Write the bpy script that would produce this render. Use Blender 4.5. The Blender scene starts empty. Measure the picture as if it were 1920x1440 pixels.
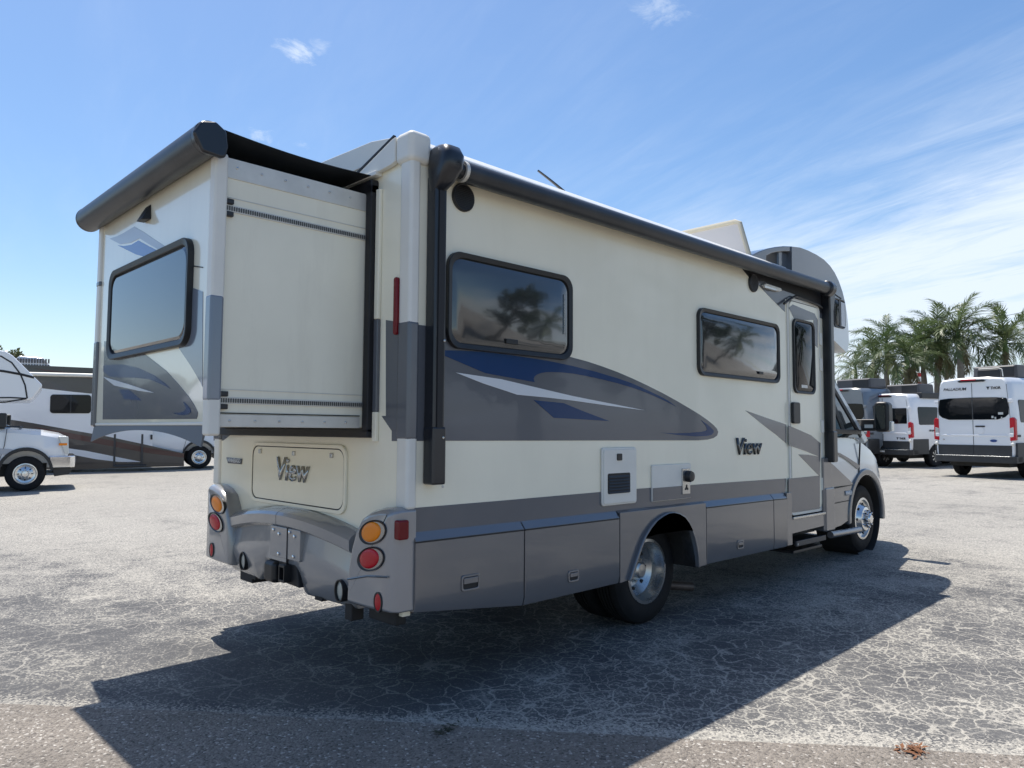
import bpy, bmesh, math, random
from mathutils import Vector, Matrix, Euler, noise as mnoise

# ------------------------------------------------------------------ camera, sky, sun, exposure
rad = math.radians
scene = bpy.context.scene
COL = scene.collection
F_PX = 1391.8                                    # focal length in photograph pixels (1920 wide)
YAW, PITCH, ROLL = 0.796913, 0.0636234, 0.00646212
CAM_RV = Vector((-2.26177, -3.06339, 1.38480))   # camera in the motorhome's own frame
LOT = 0.0118                                     # the motorhome sits nose-down by this against the lot
PIV = Vector((2.27, 0, 0))
RV_M = Matrix.Translation(PIV) @ Matrix.Rotation(LOT, 4, 'Y') @ Matrix.Translation(-PIV)
_d = Vector((math.cos(PITCH)*math.cos(YAW), math.cos(PITCH)*math.sin(YAW), math.sin(PITCH)))
_r0 = Vector((math.sin(YAW), -math.cos(YAW), 0)); _u0 = _r0.cross(_d)
_r = math.cos(ROLL)*_r0 + math.sin(ROLL)*_u0
_u = -math.sin(ROLL)*_r0 + math.cos(ROLL)*_u0
R3 = RV_M.to_3x3()
CW = RV_M @ CAM_RV
wr, wu, wd = R3 @ _r, R3 @ _u, R3 @ _d

cam_data = bpy.data.cameras.new('camera')
cam_data.sensor_width = 36.0
cam_data.lens = 36.0*F_PX/1920
cam_data.clip_start = 0.05
cam_data.clip_end = 9000
cam = bpy.data.objects.new('camera', cam_data)
COL.objects.link(cam)
cam.matrix_world = Matrix.Translation(CW) @ Matrix((wr, wu, -wd)).transposed().to_4x4()
scene.camera = cam

SUN_DIR = Vector((0.065, 0.345, 1.0)).normalized()        # towards the sun
SUN_EL = math.asin(SUN_DIR.z)
SUN_AZ = math.atan2(SUN_DIR.x, SUN_DIR.y)                # clockwise from +Y
sun = bpy.data.lights.new('sun', 'SUN')
sun.energy = 5.0
sun.angle = rad(0.53)
sun.color = (1.0, 0.94, 0.855)
sun_o = bpy.data.objects.new('sun', sun)
COL.objects.link(sun_o)
sun_o.rotation_euler = (-SUN_DIR).to_track_quat('-Z', 'Y').to_euler()
sun_o.location = (0, 0, 30)

world = bpy.data.worlds.new('World')
scene.world = world
world.use_nodes = True
def build_world():
    nt = world.node_tree; N = nt.nodes; L = nt.links
    N.clear()
    out = N.new('ShaderNodeOutputWorld'); bg = N.new('ShaderNodeBackground')
    sky = N.new('ShaderNodeTexSky'); sky.sky_type = 'NISHITA'; sky.sun_disc = False
    sky.sun_elevation = SUN_EL; sky.sun_rotation = SUN_AZ
    sky.air_density = 1.0; sky.dust_density = 0.9; sky.ozone_density = 2.0; sky.altitude = 5
    tc = N.new('ShaderNodeTexCoord'); sep = N.new('ShaderNodeSeparateXYZ')
    L.new(tc.outputs['Generated'], sep.inputs[0])
    def math_(op, a, b=None, clamp=False):
        n = N.new('ShaderNodeMath'); n.operation = op; n.use_clamp = clamp
        for i, v in enumerate((a, b)):
            if v is None: continue
            if isinstance(v, (int, float)): n.inputs[i].default_value = v
            else: L.new(v, n.inputs[i])
        return n.outputs[0]
    den = math_('ADD', math_('MAXIMUM', sep.outputs[2], 0.0), 0.16)
    cx = math_('DIVIDE', sep.outputs[0], den); cy = math_('DIVIDE', sep.outputs[1], den)
    comb = N.new('ShaderNodeCombineXYZ'); L.new(cx, comb.inputs[0]); L.new(cy, comb.inputs[1])
    def noise(scale, rot, sc, off, detail, rough, dist=0.0):
        m0 = N.new('ShaderNodeMapping'); m0.inputs['Rotation'].default_value = (0, 0, -rot)
        L.new(comb.outputs[0], m0.inputs[0])
        mp = N.new('ShaderNodeMapping')
        mp.inputs['Scale'].default_value = sc; mp.inputs['Location'].default_value = off
        L.new(m0.outputs[0], mp.inputs[0])
        n = N.new('ShaderNodeTexNoise'); n.inputs['Scale'].default_value = scale
        n.inputs['Detail'].default_value = detail; n.inputs['Roughness'].default_value = rough
        n.inputs['Distortion'].default_value = dist
        L.new(mp.outputs[0], n.inputs['Vector'])
        return n.outputs[0]
    def ramp(v, a, b):
        m = N.new('ShaderNodeMapRange'); m.interpolation_type = 'SMOOTHSTEP'
        m.inputs[1].default_value = a; m.inputs[2].default_value = b
        L.new(v, m.inputs[0]); return m.outputs[0]
    st = rad(77)
    streak = noise(1.5, st, (0.36, 1.5, 1), (3.1, 1.7, 0), 9, 0.62, 0.35)
    fine = noise(5.2, st, (0.40, 1.7, 1), (0.4, 2.2, 0), 8, 0.68, 0.7)
    big = noise(0.9, rad(20), (1, 1, 1), (CLOUD_OFF[0], CLOUD_OFF[1], 0), 3, 0.5)
    # a bank of cirrus fills the sky on the shaded side of the place, thinning towards the sun side
    bank = math_('SUBTRACT', math_('MULTIPLY', cx, 0.9), math_('MULTIPLY', cy, 0.10))
    cov = ramp(math_('ADD', bank, math_('MULTIPLY', math_('SUBTRACT', big, 0.5), 1.3)), 1.10, 2.35)
    s = math_('ADD', math_('MULTIPLY', streak, 0.60), math_('MULTIPLY', fine, 0.40))
    cirrus = math_('MULTIPLY', ramp(math_('ADD', s, math_('MULTIPLY', cov, 0.17)), 0.44, 0.78), math_('ADD', math_('MULTIPLY', cov, 0.90), 0.10))
    pn = noise(11.0, 0.3, (1, 1, 1), (2.2, 0.9, 0), 7, 0.68, 0.5)
    puffs = 0.0
    for (ox, oy, rad_, k) in ((0.69, 1.31, 0.055, 1.0), (0.725, 1.27, 0.05, 0.6), (0.78, 1.66, 0.06, 0.9), (0.88, 1.63, 0.05, 0.7), (1.11, 0.74, 0.11, 0.55)):
        dx_ = math_('SUBTRACT', cx, ox); dy_ = math_('SUBTRACT', cy, oy)
        d2 = math_('POWER', math_('ADD', math_('MULTIPLY', dx_, dx_), math_('MULTIPLY', dy_, dy_)), 0.5)
        f = math_('SUBTRACT', pn, math_('MULTIPLY', d2, 0.30/rad_))
        v = math_('MULTIPLY', ramp(f, 0.30, 0.60), k*0.85)
        puffs = v if puffs == 0.0 else math_('MAXIMUM', puffs, v)
    low = math_('MULTIPLY', ramp(sep.outputs[2], 0.20, 0.0), 0.30)
    c = math_('MAXIMUM', math_('MULTIPLY', cirrus, 1.0), math_('MULTIPLY', puffs, 0.85))
    c = math_('MINIMUM', math_('MAXIMUM', c, low), 0.90)
    mix = N.new('ShaderNodeMixRGB'); L.new(c, mix.inputs[0])
    hs = N.new('ShaderNodeHueSaturation'); hs.inputs['Saturation'].default_value = 1.18
    L.new(sky.outputs[0], hs.inputs['Color'])
    L.new(hs.outputs[0], mix.inputs[1]); mix.inputs[2].default_value = (5.3, 5.9, 6.7, 1)
    L.new(mix.outputs[0], bg.inputs[0]); bg.inputs[1].default_value = 0.127
    L.new(bg.outputs[0], out.inputs[0])
CLOUD_OFF = (0.35, 2.6); PUFF = (5.2, 0.9)
build_world()

vs = scene.view_settings
vs.view_transform = 'Standard'; vs.look = 'None'; vs.gamma = 1.0; vs.use_curve_mapping = False
vs.exposure = 0.40

# ------------------------------------------------------------------ pixel -> place helpers
def ray_rv(px, py): return _d + _r*((px-960)/F_PX) + _u*((720-py)/F_PX)
def S(px, py, y=0.0):                     # side plane of the motorhome -> (x, z)
    w = ray_rv(px, py); p = CAM_RV + w*((y-CAM_RV.y)/w.y); return (p.x, p.z)
def Q(px, py, x=0.0):                     # rear planes of the motorhome -> (y, z)
    w = ray_rv(px, py); p = CAM_RV + w*((x-CAM_RV.x)/w.x); return (p.y, p.z)
def ray_w(px, py): return wd + wr*((px-960)/F_PX) + wu*((720-py)/F_PX)
def G(px, py, z=0.0):
    w = ray_w(px, py); return CW + w*((z-CW.z)/w.z)
def AT(px, py, depth): return CW + ray_w(px, py)*depth
def PL(px, py, M, y):                     # plane y = const of a vehicle with matrix M -> local (x, z)
    Mi = M.inverted(); o = Mi @ CW; w = Mi.to_3x3() @ ray_w(px, py)
    p = o + w*((y-o.y)/w.y); return (p.x, p.z)
def PX(px, py, M, x):                     # plane x = const -> local (y, z)
    Mi = M.inverted(); o = Mi @ CW; w = Mi.to_3x3() @ ray_w(px, py)
    p = o + w*((x-o.x)/w.x); return (p.y, p.z)

# ------------------------------------------------------------------ materials
MATS = {}
def mat(name, col, rough=0.5, metal=0.0, coat=0.0, spec=0.5, var=0.0, vscale=3.0, bump=0.0, bscale=40.0,
        rvar=0.0, trans=None, alpha=1.0, emit=None, wave=0.0, stain=None):
    if name in MATS: return MATS[name]
    m = bpy.data.materials.new(name); m.use_nodes = True
    nt = m.node_tree; N = nt.nodes; L = nt.links
    p = N['Principled BSDF']
    p.inputs['Base Color'].default_value = (*col, 1); p.inputs['Roughness'].default_value = rough
    p.inputs['Metallic'].default_value = metal; p.inputs['Specular IOR Level'].default_value = spec
    p.inputs['Coat Weight'].default_value = coat; p.inputs['Coat Roughness'].default_value = 0.04
    tc = N.new('ShaderNodeTexCoord')
    def nz(scale, detail=5, rough_=0.6):
        n = N.new('ShaderNodeTexNoise'); n.inputs['Scale'].default_value = scale
        n.inputs['Detail'].default_value = detail; n.inputs['Roughness'].default_value = rough_
        L.new(tc.outputs['Object'], n.inputs['Vector']); return n
    colsock = None
    if var > 0:
        n = nz(vscale); mr = N.new('ShaderNodeMapRange')
        mr.inputs[1].default_value = 0.3; mr.inputs[2].default_value = 0.7
        mr.inputs[3].default_value = 1-var; mr.inputs[4].default_value = 1+var
        L.new(n.outputs[0], mr.inputs[0])
        mx = N.new('ShaderNodeVectorMath'); mx.operation = 'SCALE'
        mx.inputs[0].default_value = col; L.new(mr.outputs[0], mx.inputs['Scale'])
        L.new(mx.outputs[0], p.inputs['Base Color']); colsock = mx.outputs[0]
    if stain:
        n = nz(1.0, 6, 0.65); mp = N.new('ShaderNodeMapping'); mp.inputs['Scale'].default_value = (5, 5, 0.7)
        L.new(tc.outputs['Object'], mp.inputs[0]); L.new(mp.outputs[0], n.inputs['Vector'])
        mr = N.new('ShaderNodeMapRange'); mr.inputs[1].default_value = 0.5; mr.inputs[2].default_value = 0.8
        mr.inputs[3].default_value = 0; mr.inputs[4].default_value = stain[1]
        L.new(n.outputs[0], mr.inputs[0])
        mx = N.new('ShaderNodeMixRGB'); mx.inputs[1].default_value = (*col, 1); mx.inputs[2].default_value = (*stain[0], 1)
        if colsock: L.new(colsock, mx.inputs[1])
        L.new(mr.outputs[0], mx.inputs[0]); L.new(mx.outputs[0], p.inputs['Base Color'])
    if rvar > 0:
        n = nz(7.0); mr = N.new('ShaderNodeMapRange'); mr.inputs[3].default_value = max(0, rough-rvar); mr.inputs[4].default_value = rough+rvar
        L.new(n.outputs[0], mr.inputs[0]); L.new(mr.outputs[0], p.inputs['Roughness'])
    prev = None
    for strength, sc, dist in ((bump, bscale, 0.004), (wave, 1.7, 0.02)):
        if strength > 0:
            n = nz(sc, 3, 0.5); b = N.new('ShaderNodeBump')
            b.inputs['Strength'].default_value = strength; b.inputs['Distance'].default_value = dist
            L.new(n.outputs[0], b.inputs['Height'])
            if prev: L.new(prev, b.inputs['Normal'])
            prev = b.outputs[0]
    if prev:
        L.new(prev, p.inputs['Normal'])
        if coat > 0: L.new(prev, p.inputs['Coat Normal'])
    if trans is not None: p.inputs['Transmission Weight'].default_value = trans
    if emit:
        p.inputs['Emission Color'].default_value = (*emit[0], 1); p.inputs['Emission Strength'].default_value = emit[1]
    MATS[name] = m
    return m

CREAM = mat('cream_gelcoat', (0.88, 0.835, 0.675), 0.25, coat=1.0, var=0.03, vscale=1.3, wave=0.04, stain=((0.52, 0.47, 0.36), 0.16))
CREAMW = mat('cream_wall_gelcoat', (0.91, 0.86, 0.695), 0.24, coat=0.3, var=0.03, vscale=1.3, wave=0.05, stain=((0.60, 0.53, 0.40), 0.10))
CREAM2 = mat('cream_slide_panel', (0.84, 0.80, 0.655), 0.42, var=0.05, vscale=1.5, stain=((0.42, 0.37, 0.28), 0.25))
WHITE = mat('white_gelcoat', (0.83, 0.83, 0.80), 0.3, coat=0.25, var=0.03, vscale=2.5, stain=((0.5, 0.48, 0.42), 0.15))
WTRIM = mat('white_trim', (0.74, 0.725, 0.665), 0.38, var=0.04, vscale=5, spec=0.4)
ALU = mat('aluminium_angle', (0.62, 0.60, 0.55), 0.45, metal=0.35, var=0.08, vscale=9)
GREY = mat('grey_paint', (0.105, 0.112, 0.128), 0.22, coat=0.35, var=0.05, vscale=2, wave=0.05)
GREYM = mat('grey_skirt_paint', (0.165, 0.166, 0.174), 0.22, metal=0.3, coat=0.6, var=0.06, vscale=1.4, wave=0.14)
GREYD = mat('dark_grey_paint', (0.105, 0.115, 0.13), 0.2, coat=0.6, var=0.05, wave=0.05)
LGREY = mat('light_grey_graphic', (0.42, 0.44, 0.48), 0.25, coat=0.4)
BLUE = mat('blue_graphic', (0.002, 0.036, 0.125), 0.25, coat=0.15, spec=0.3, var=0.05, wave=0.05)
SILV = mat('silver_graphic', (0.66, 0.69, 0.72), 0.25, coat=0.4, wave=0.05)
BLACKP = mat('black_plastic', (0.016, 0.017, 0.019), 0.42, var=0.25, vscale=6, bump=0.1, bscale=300)
AWNB = mat('black_awning_metal', (0.013, 0.015, 0.02), 0.3, coat=0.2, var=0.2, vscale=4)
AWNF = mat('charcoal_awning_vinyl', (0.028, 0.031, 0.036), 0.38, var=0.25, vscale=3, bump=0.15, bscale=90, stain=((0.07, 0.07, 0.068), 0.4))
RUBBER = mat('rubber', (0.010, 0.010, 0.011), 0.75, spec=0.3, var=0.3, vscale=8, bump=0.2, bscale=120, stain=((0.03, 0.028, 0.026), 0.4))
SEAL = mat('black_seal', (0.012, 0.012, 0.014), 0.6)
GLASS = mat('dark_window_glass', (0.006, 0.008, 0.010), 0.03, spec=0.28, wave=0.10)
DCHROME = mat('smoked_chrome', (0.10, 0.105, 0.11), 0.12, metal=1.0)
MCHROME = mat('aged_chrome', (0.42, 0.43, 0.43), 0.10, metal=1.0, var=0.1, vscale=30)
ACRYL = mat('tinted_acrylic_window', (0.030, 0.032, 0.032), 0.11, spec=1.0, coat=0.5, wave=0.42)
CABGL = mat('cab_glass', (0.02, 0.027, 0.028), 0.03, spec=0.8, coat=0.3, wave=0.03)
CHROME = mat('chrome', (0.78, 0.79, 0.80), 0.08, metal=1.0, var=0.05, rvar=0.05)
WHEELC = mat('polished_wheel', (0.72, 0.72, 0.71), 0.22, metal=0.85, var=0.08, vscale=8)
STEEL = mat('brushed_steel', (0.52, 0.52, 0.51), 0.28, metal=0.9, var=0.12, vscale=6, rvar=0.12)
DKSTEEL = mat('dark_underbody', (0.022, 0.021, 0.020), 0.75, var=0.3, vscale=5)
RUST = mat('exhaust_pipe', (0.16, 0.12, 0.10), 0.55, metal=0.6, var=0.25, vscale=12)
RED = mat('red_lens', (0.50, 0.008, 0.020), 0.2, coat=0.1, spec=0.3, bump=0.25, bscale=260)
DRED = mat('dark_red_lens', (0.16, 0.004, 0.010), 0.2, coat=0.1, spec=0.3)
AMBER = mat('amber_lens', (0.88, 0.25, 0.008), 0.2, coat=0.1, spec=0.3, bump=0.3, bscale=220)
CLEAR = mat('clear_lens', (0.62, 0.64, 0.62), 0.1, coat=0.6, metal=0.2)
SPRINTER = mat('silver_white_cab_paint', (0.60, 0.635, 0.65), 0.22, metal=0.15, coat=0.7, wave=0.03)
VANW = mat('white_van_paint', (0.80, 0.81, 0.82), 0.2, coat=0.6, wave=0.05)
VANG = mat('van_black_cladding', (0.028, 0.029, 0.031), 0.5, var=0.2)
VANGR = mat('grey_van_paint', (0.16, 0.185, 0.21), 0.2, coat=0.6)
ACBOX = mat('roof_unit_grey', (0.065, 0.064, 0.067), 0.5, var=0.1)
ACDARK = mat('roof_unit_black', (0.012, 0.013, 0.015), 0.45)
MAROON = mat('maroon_graphic', (0.055, 0.010, 0.012), 0.25, coat=0.5)
TAUPE = mat('taupe_graphic', (0.055, 0.049, 0.047), 0.25, coat=0.5, var=0.06)
DTAUPE = mat('dark_taupe_graphic', (0.035, 0.030, 0.030), 0.25, coat=0.5)
BADGE = mat('badge_blue', (0.02, 0.06, 0.22), 0.3)
RAIL = mat('handrail_dark', (0.045, 0.045, 0.045), 0.5)
TRUNK = mat('palm_trunk', (0.20, 0.175, 0.145), 0.85, var=0.25, vscale=4, bump=0.5, bscale=14)
SHAFT = mat('palm_crownshaft', (0.10, 0.17, 0.045), 0.5, var=0.2, vscale=3)
BARK = mat('bark', (0.12, 0.09, 0.065), 0.9, var=0.3, bump=0.5, bscale=12)
LEAFLIT = mat('brown_dry_leaf', (0.16, 0.065, 0.025), 0.8, var=0.4, vscale=30)

def leaf_mat(name, c1, c2, t=0.35):
    m = bpy.data.materials.new(name); m.use_nodes = True
    nt = m.node_tree; N = nt.nodes; L = nt.links
    p = N['Principled BSDF']; out = N['Material Output']
    oi = N.new('ShaderNodeObjectInfo'); tc = N.new('ShaderNodeTexCoord')
    nz = N.new('ShaderNodeTexNoise'); nz.inputs['Scale'].default_value = 2.5; nz.inputs['Detail'].default_value = 4
    L.new(tc.outputs['Object'], nz.inputs['Vector'])
    add = N.new('ShaderNodeMath'); add.operation = 'ADD'
    L.new(nz.outputs[0], add.inputs[0]); L.new(oi.outputs['Random'], add.inputs[1])
    mr = N.new('ShaderNodeMapRange'); mr.inputs[1].default_value = 0.4; mr.inputs[2].default_value = 1.6
    L.new(add.outputs[0], mr.inputs[0])
    mx = N.new('ShaderNodeMixRGB'); mx.inputs[1].default_value = (*c1, 1); mx.inputs[2].default_value = (*c2, 1)
    L.new(mr.outputs[0], mx.inputs[0]); L.new(mx.outputs[0], p.inputs['Base Color'])
    p.inputs['Roughness'].default_value = 0.42
    tr = N.new('ShaderNodeBsdfTranslucent'); L.new(mx.outputs[0], tr.inputs[0])
    ms = N.new('ShaderNodeMixShader'); ms.inputs[0].default_value = t
    L.new(p.outputs[0], ms.inputs[1]); L.new(tr.outputs[0], ms.inputs[2]); L.new(ms.outputs[0], out.inputs[0])
    return m
FROND = leaf_mat('palm_leaflets', (0.05, 0.09, 0.030), (0.15, 0.19, 0.078))
DRYFROND = leaf_mat('dry_palm_leaflets', (0.13, 0.12, 0.055), (0.24, 0.20, 0.11))
TREELEAF = leaf_mat('tree_leaves', (0.05, 0.075, 0.022), (0.11, 0.12, 0.045))

# ------------------------------------------------------------------ mesh builder
def circle2(cx, cz, rx, rz=None, n=24, a0=0.0, rot=0.0):
    rz = rx if rz is None else rz; o = []
    for i in range(n):
        a = a0+2*math.pi*i/n; x = rx*math.cos(a); z = rz*math.sin(a)
        o.append((cx+x*math.cos(rot)-z*math.sin(rot), cz+x*math.sin(rot)+z*math.cos(rot)))
    return o
def rrect(x0, x1, z0, z1, r, n=5):
    if x0 > x1: x0, x1 = x1, x0
    if z0 > z1: z0, z1 = z1, z0
    r = min(r, (x1-x0)*0.49, (z1-z0)*0.49); o = []
    for cx, cz, a in ((x1-r, z0+r, -90), (x1-r, z1-r, 0), (x0+r, z1-r, 90), (x0+r, z0+r, 180)):
        for i in range(n+1):
            t = rad(a+90*i/n); o.append((cx+r*math.cos(t), cz+r*math.sin(t)))
    return o
def inset(poly, d):                        # shrink a convex-ish outline towards its centre by d
    xs = [p[0] for p in poly]; zs = [p[1] for p in poly]
    cx, cz = (min(xs)+max(xs))/2, (min(zs)+max(zs))/2; hx, hz = (max(xs)-min(xs))/2, (max(zs)-min(zs))/2
    return [(cx+(x-cx)*(hx-d)/hx, cz+(z-cz)*(hz-d)/hz) for x, z in poly]

class MB:
    def __init__(s): s.v = []; s.f = []
    def add(s, vs_, fs):
        b = len(s.v); s.v.extend([tuple(v) for v in vs_]); s.f.extend([tuple(i+b for i in f) for f in fs]); return s
    def box(s, x0, x1, y0, y1, z0, z1):
        v = [(x, y, z) for x in (x0, x1) for y in (y0, y1) for z in (z0, z1)]
        return s.add(v, [(0, 1, 3, 2), (4, 6, 7, 5), (0, 4, 5, 1), (2, 3, 7, 6), (0, 2, 6, 4), (1, 5, 7, 3)])
    @staticmethod
    def _ax(p, a, ax):
        return (p[0], a, p[1]) if ax == 'y' else ((a, p[0], p[1]) if ax == 'x' else (p[0], p[1], a))
    def prism(s, poly, ax, a, b):
        n = len(poly)
        v = [s._ax(p, a, ax) for p in poly]+[s._ax(p, b, ax) for p in poly]
        f = [tuple(range(n)), tuple(range(2*n-1, n-1, -1))]+[(i, (i+1) % n, n+(i+1) % n, n+i) for i in range(n)]
        return s.add(v, f)
    def frame(s, outer, inner, ax, a, b, inner_b=None):
        n = len(outer); ib = b if inner_b is None else inner_b
        v = [s._ax(p, a, ax) for p in outer]+[s._ax(p, b, ax) for p in outer]+[s._ax(p, a, ax) for p in inner]+[s._ax(p, ib, ax) for p in inner]
        f = []
        for i in range(n):
            j = (i+1) % n
            f += [(i, j, n+j, n+i), (n+i, n+j, 3*n+j, 3*n+i), (3*n+i, 3*n+j, 2*n+j, 2*n+i), (2*n+i, 2*n+j, j, i)]
        return s.add(v, f)
    def loft(s, rings, caps=True, closed=True):
        n = len(rings[0]); v = [p for r in rings for p in r]; f = []
        for k in range(len(rings)-1):
            for i in range(n if closed else n-1):
                j = (i+1) % n; f.append((k*n+i, k*n+j, (k+1)*n+j, (k+1)*n+i))
        if caps: f += [tuple(range(n)), tuple(range((len(rings)-1)*n, len(rings)*n))]
        return s.add(v, f)
    def tube(s, pts, r, seg=10, caps=True):
        pts = [Vector(p) for p in pts]; rings = []; rr = r if isinstance(r, (list, tuple)) else [r]*len(pts)
        prev = None
        for i, p in enumerate(pts):
            t = (pts[min(i+1, len(pts)-1)]-pts[max(i-1, 0)]).normalized()
            if prev is None:
                a = Vector((0, 0, 1)) if abs(t.z) < 0.9 else Vector((1, 0, 0)); n = t.cross(a).normalized()
            else: n = (prev-t*prev.dot(t)).normalized()
            prev = n; b = t.cross(n)
            rings.append([p+(n*math.cos(2*math.pi*k/seg)+b*math.sin(2*math.pi*k/seg))*rr[i] for k in range(seg)])
        return s.loft(rings, caps)
    def lathe(s, prof, c, ax='y', seg=32, closed_profile=False, caps=True):
        # prof: (radius, offset along axis)
        rings = []
        for r, h in prof:
            ring = []
            for k in range(seg):
                a = 2*math.pi*k/seg; x, z = r*math.cos(a), r*math.sin(a)
                ring.append((c[0]+x, c[1]+h, c[2]+z) if ax == 'y' else ((c[0]+h, c[1]+x, c[2]+z) if ax == 'x' else (c[0]+x, c[1]+z, c[2]+h)))
            rings.append(ring)
        if closed_profile: rings.append(rings[0])
        return s.loft(rings, caps=caps and not closed_profile)
    def mesh(s, name):
        me = bpy.data.meshes.new(name); me.from_pydata(s.v, [], s.f)
        bm = bmesh.new(); bm.from_mesh(me)
        bmesh.ops.remove_doubles(bm, verts=bm.verts, dist=1e-5)
        bmesh.ops.recalc_face_normals(bm, faces=bm.faces); bm.to_mesh(me); bm.free()
        return me
    def build(s, name, m, parent=None, bevel=0.0, smooth=False, angle=35, seg=2):
        me = s.mesh(name)
        return link(name, me, m, parent, bevel, smooth, angle, seg)
def link(name, me, m, parent=None, bevel=0.0, smooth=False, angle=35, seg=2):
    if m is not None and not me.materials: me.materials.append(m)
    o = bpy.data.objects.new(name, me); COL.objects.link(o)
    if parent is not None: o.parent = parent
    if smooth or bevel > 0:
        for p in me.polygons: p.use_smooth = True
        me.set_sharp_from_angle(angle=rad(angle))
    if bevel > 0:
        b = o.modifiers.new('bevel', 'BEVEL'); b.width = bevel; b.segments = seg; b.limit_method = 'ANGLE'; b.angle_limit = rad(30); b.harden_normals = True
    return o
def empty(name, label, cat, M, group=None):
    o = bpy.data.objects.new(name, None); COL.objects.link(o); o.matrix_world = M
    o.empty_display_size = 0.2
    tag(o, label, cat, group); return o
def tag(o, label=None, cat=None, group=None, kind=None):
    if label: o['label'] = label
    if cat: o['category'] = cat
    if group: o['group'] = group
    if kind: o['kind'] = kind
    return o
def text_mesh(body, size, depth=0.004, shear=0.0, bold=0.0, spacing=1.0):
    cu = bpy.data.curves.new('text', 'FONT'); cu.body = body; cu.size = size; cu.extrude = depth
    cu.shear = shear; cu.offset = bold; cu.space_character = spacing; cu.align_x = 'LEFT'; cu.resolution_u = 3
    o = bpy.data.objects.new('text', cu); COL.objects.link(o)
    dg = bpy.context.evaluated_depsgraph_get()
    me = bpy.data.meshes.new_from_object(o.evaluated_get(dg))
    bpy.data.objects.remove(o); bpy.data.curves.remove(cu)
    return me
def place_text(name, body, m, parent, origin, right, up, width, height, depth=0.006, shear=0.0, bold=0.0):
    me = text_mesh(body, 1.0, 0.0, shear, bold)
    xs = [v.co.x for v in me.vertices]; ys = [v.co.y for v in me.vertices]
    x0, x1, y0, y1 = min(xs), max(xs), min(ys), max(ys)
    bm = bmesh.new(); bm.from_mesh(me)
    g = bmesh.ops.extrude_face_region(bm, geom=bm.faces[:])
    for v in [e for e in g['geom'] if isinstance(e, bmesh.types.BMVert)]: v.co.z += 1.0
    r = Vector(right).normalized(); u = Vector(up).normalized(); n = r.cross(u); o = Vector(origin)
    for v in bm.verts:
        a = (v.co.x-x0)/(x1-x0)*width; b = (v.co.y-y0)/(y1-y0)*height
        v.co = o + r*a + u*b + n*(depth*v.co.z)
    bmesh.ops.recalc_face_normals(bm, faces=bm.faces); bm.to_mesh(me); bm.free()
    me.materials.clear(); me.name = name
    return link(name, me, m, parent)
def cut(o, cutters):
    """subtract closed MB shapes from object o, keeping plain mesh data"""
    for c in cutters:
        me = c.mesh('cutter'); co = bpy.data.objects.new('cutter', me); COL.objects.link(co)
        md = o.modifiers.new('cut', 'BOOLEAN'); md.operation = 'DIFFERENCE'; md.solver = 'EXACT'; md.object = co
        mats = list(o.data.materials)
        mtx = o.matrix_world.copy(); par = o.parent; o.parent = None; o.matrix_world = Matrix()
        bpy.context.view_layer.update()
        new = bpy.data.meshes.new_from_object(o.evaluated_get(bpy.context.evaluated_depsgraph_get()))
        o.modifiers.clear(); o.data = new
        if not new.materials and mats: new.materials.append(mats[0])
        o.parent = par; o.matrix_world = mtx if par is None else Matrix(); o.matrix_parent_inverse = Matrix()
        if par is not None: o.matrix_basis = Matrix()
        bpy.data.objects.remove(co)
    for p in o.data.polygons: p.use_smooth = True
    o.data.set_sharp_from_angle(angle=rad(32))
    return o
def strip_poly(pts, w):                    # thin 2D line as closed polygon
    L_, R_ = [], []
    for i, p in enumerate(pts):
        a = Vector(pts[max(i-1, 0)]); b = Vector(pts[min(i+1, len(pts)-1)]); t = (b-a).normalized(); n = Vector((-t.y, t.x))*w/2
        L_.append((p[0]+n.x, p[1]+n.y)); R_.append((p[0]-n.x, p[1]-n.y))
    return L_+R_[::-1]
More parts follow.
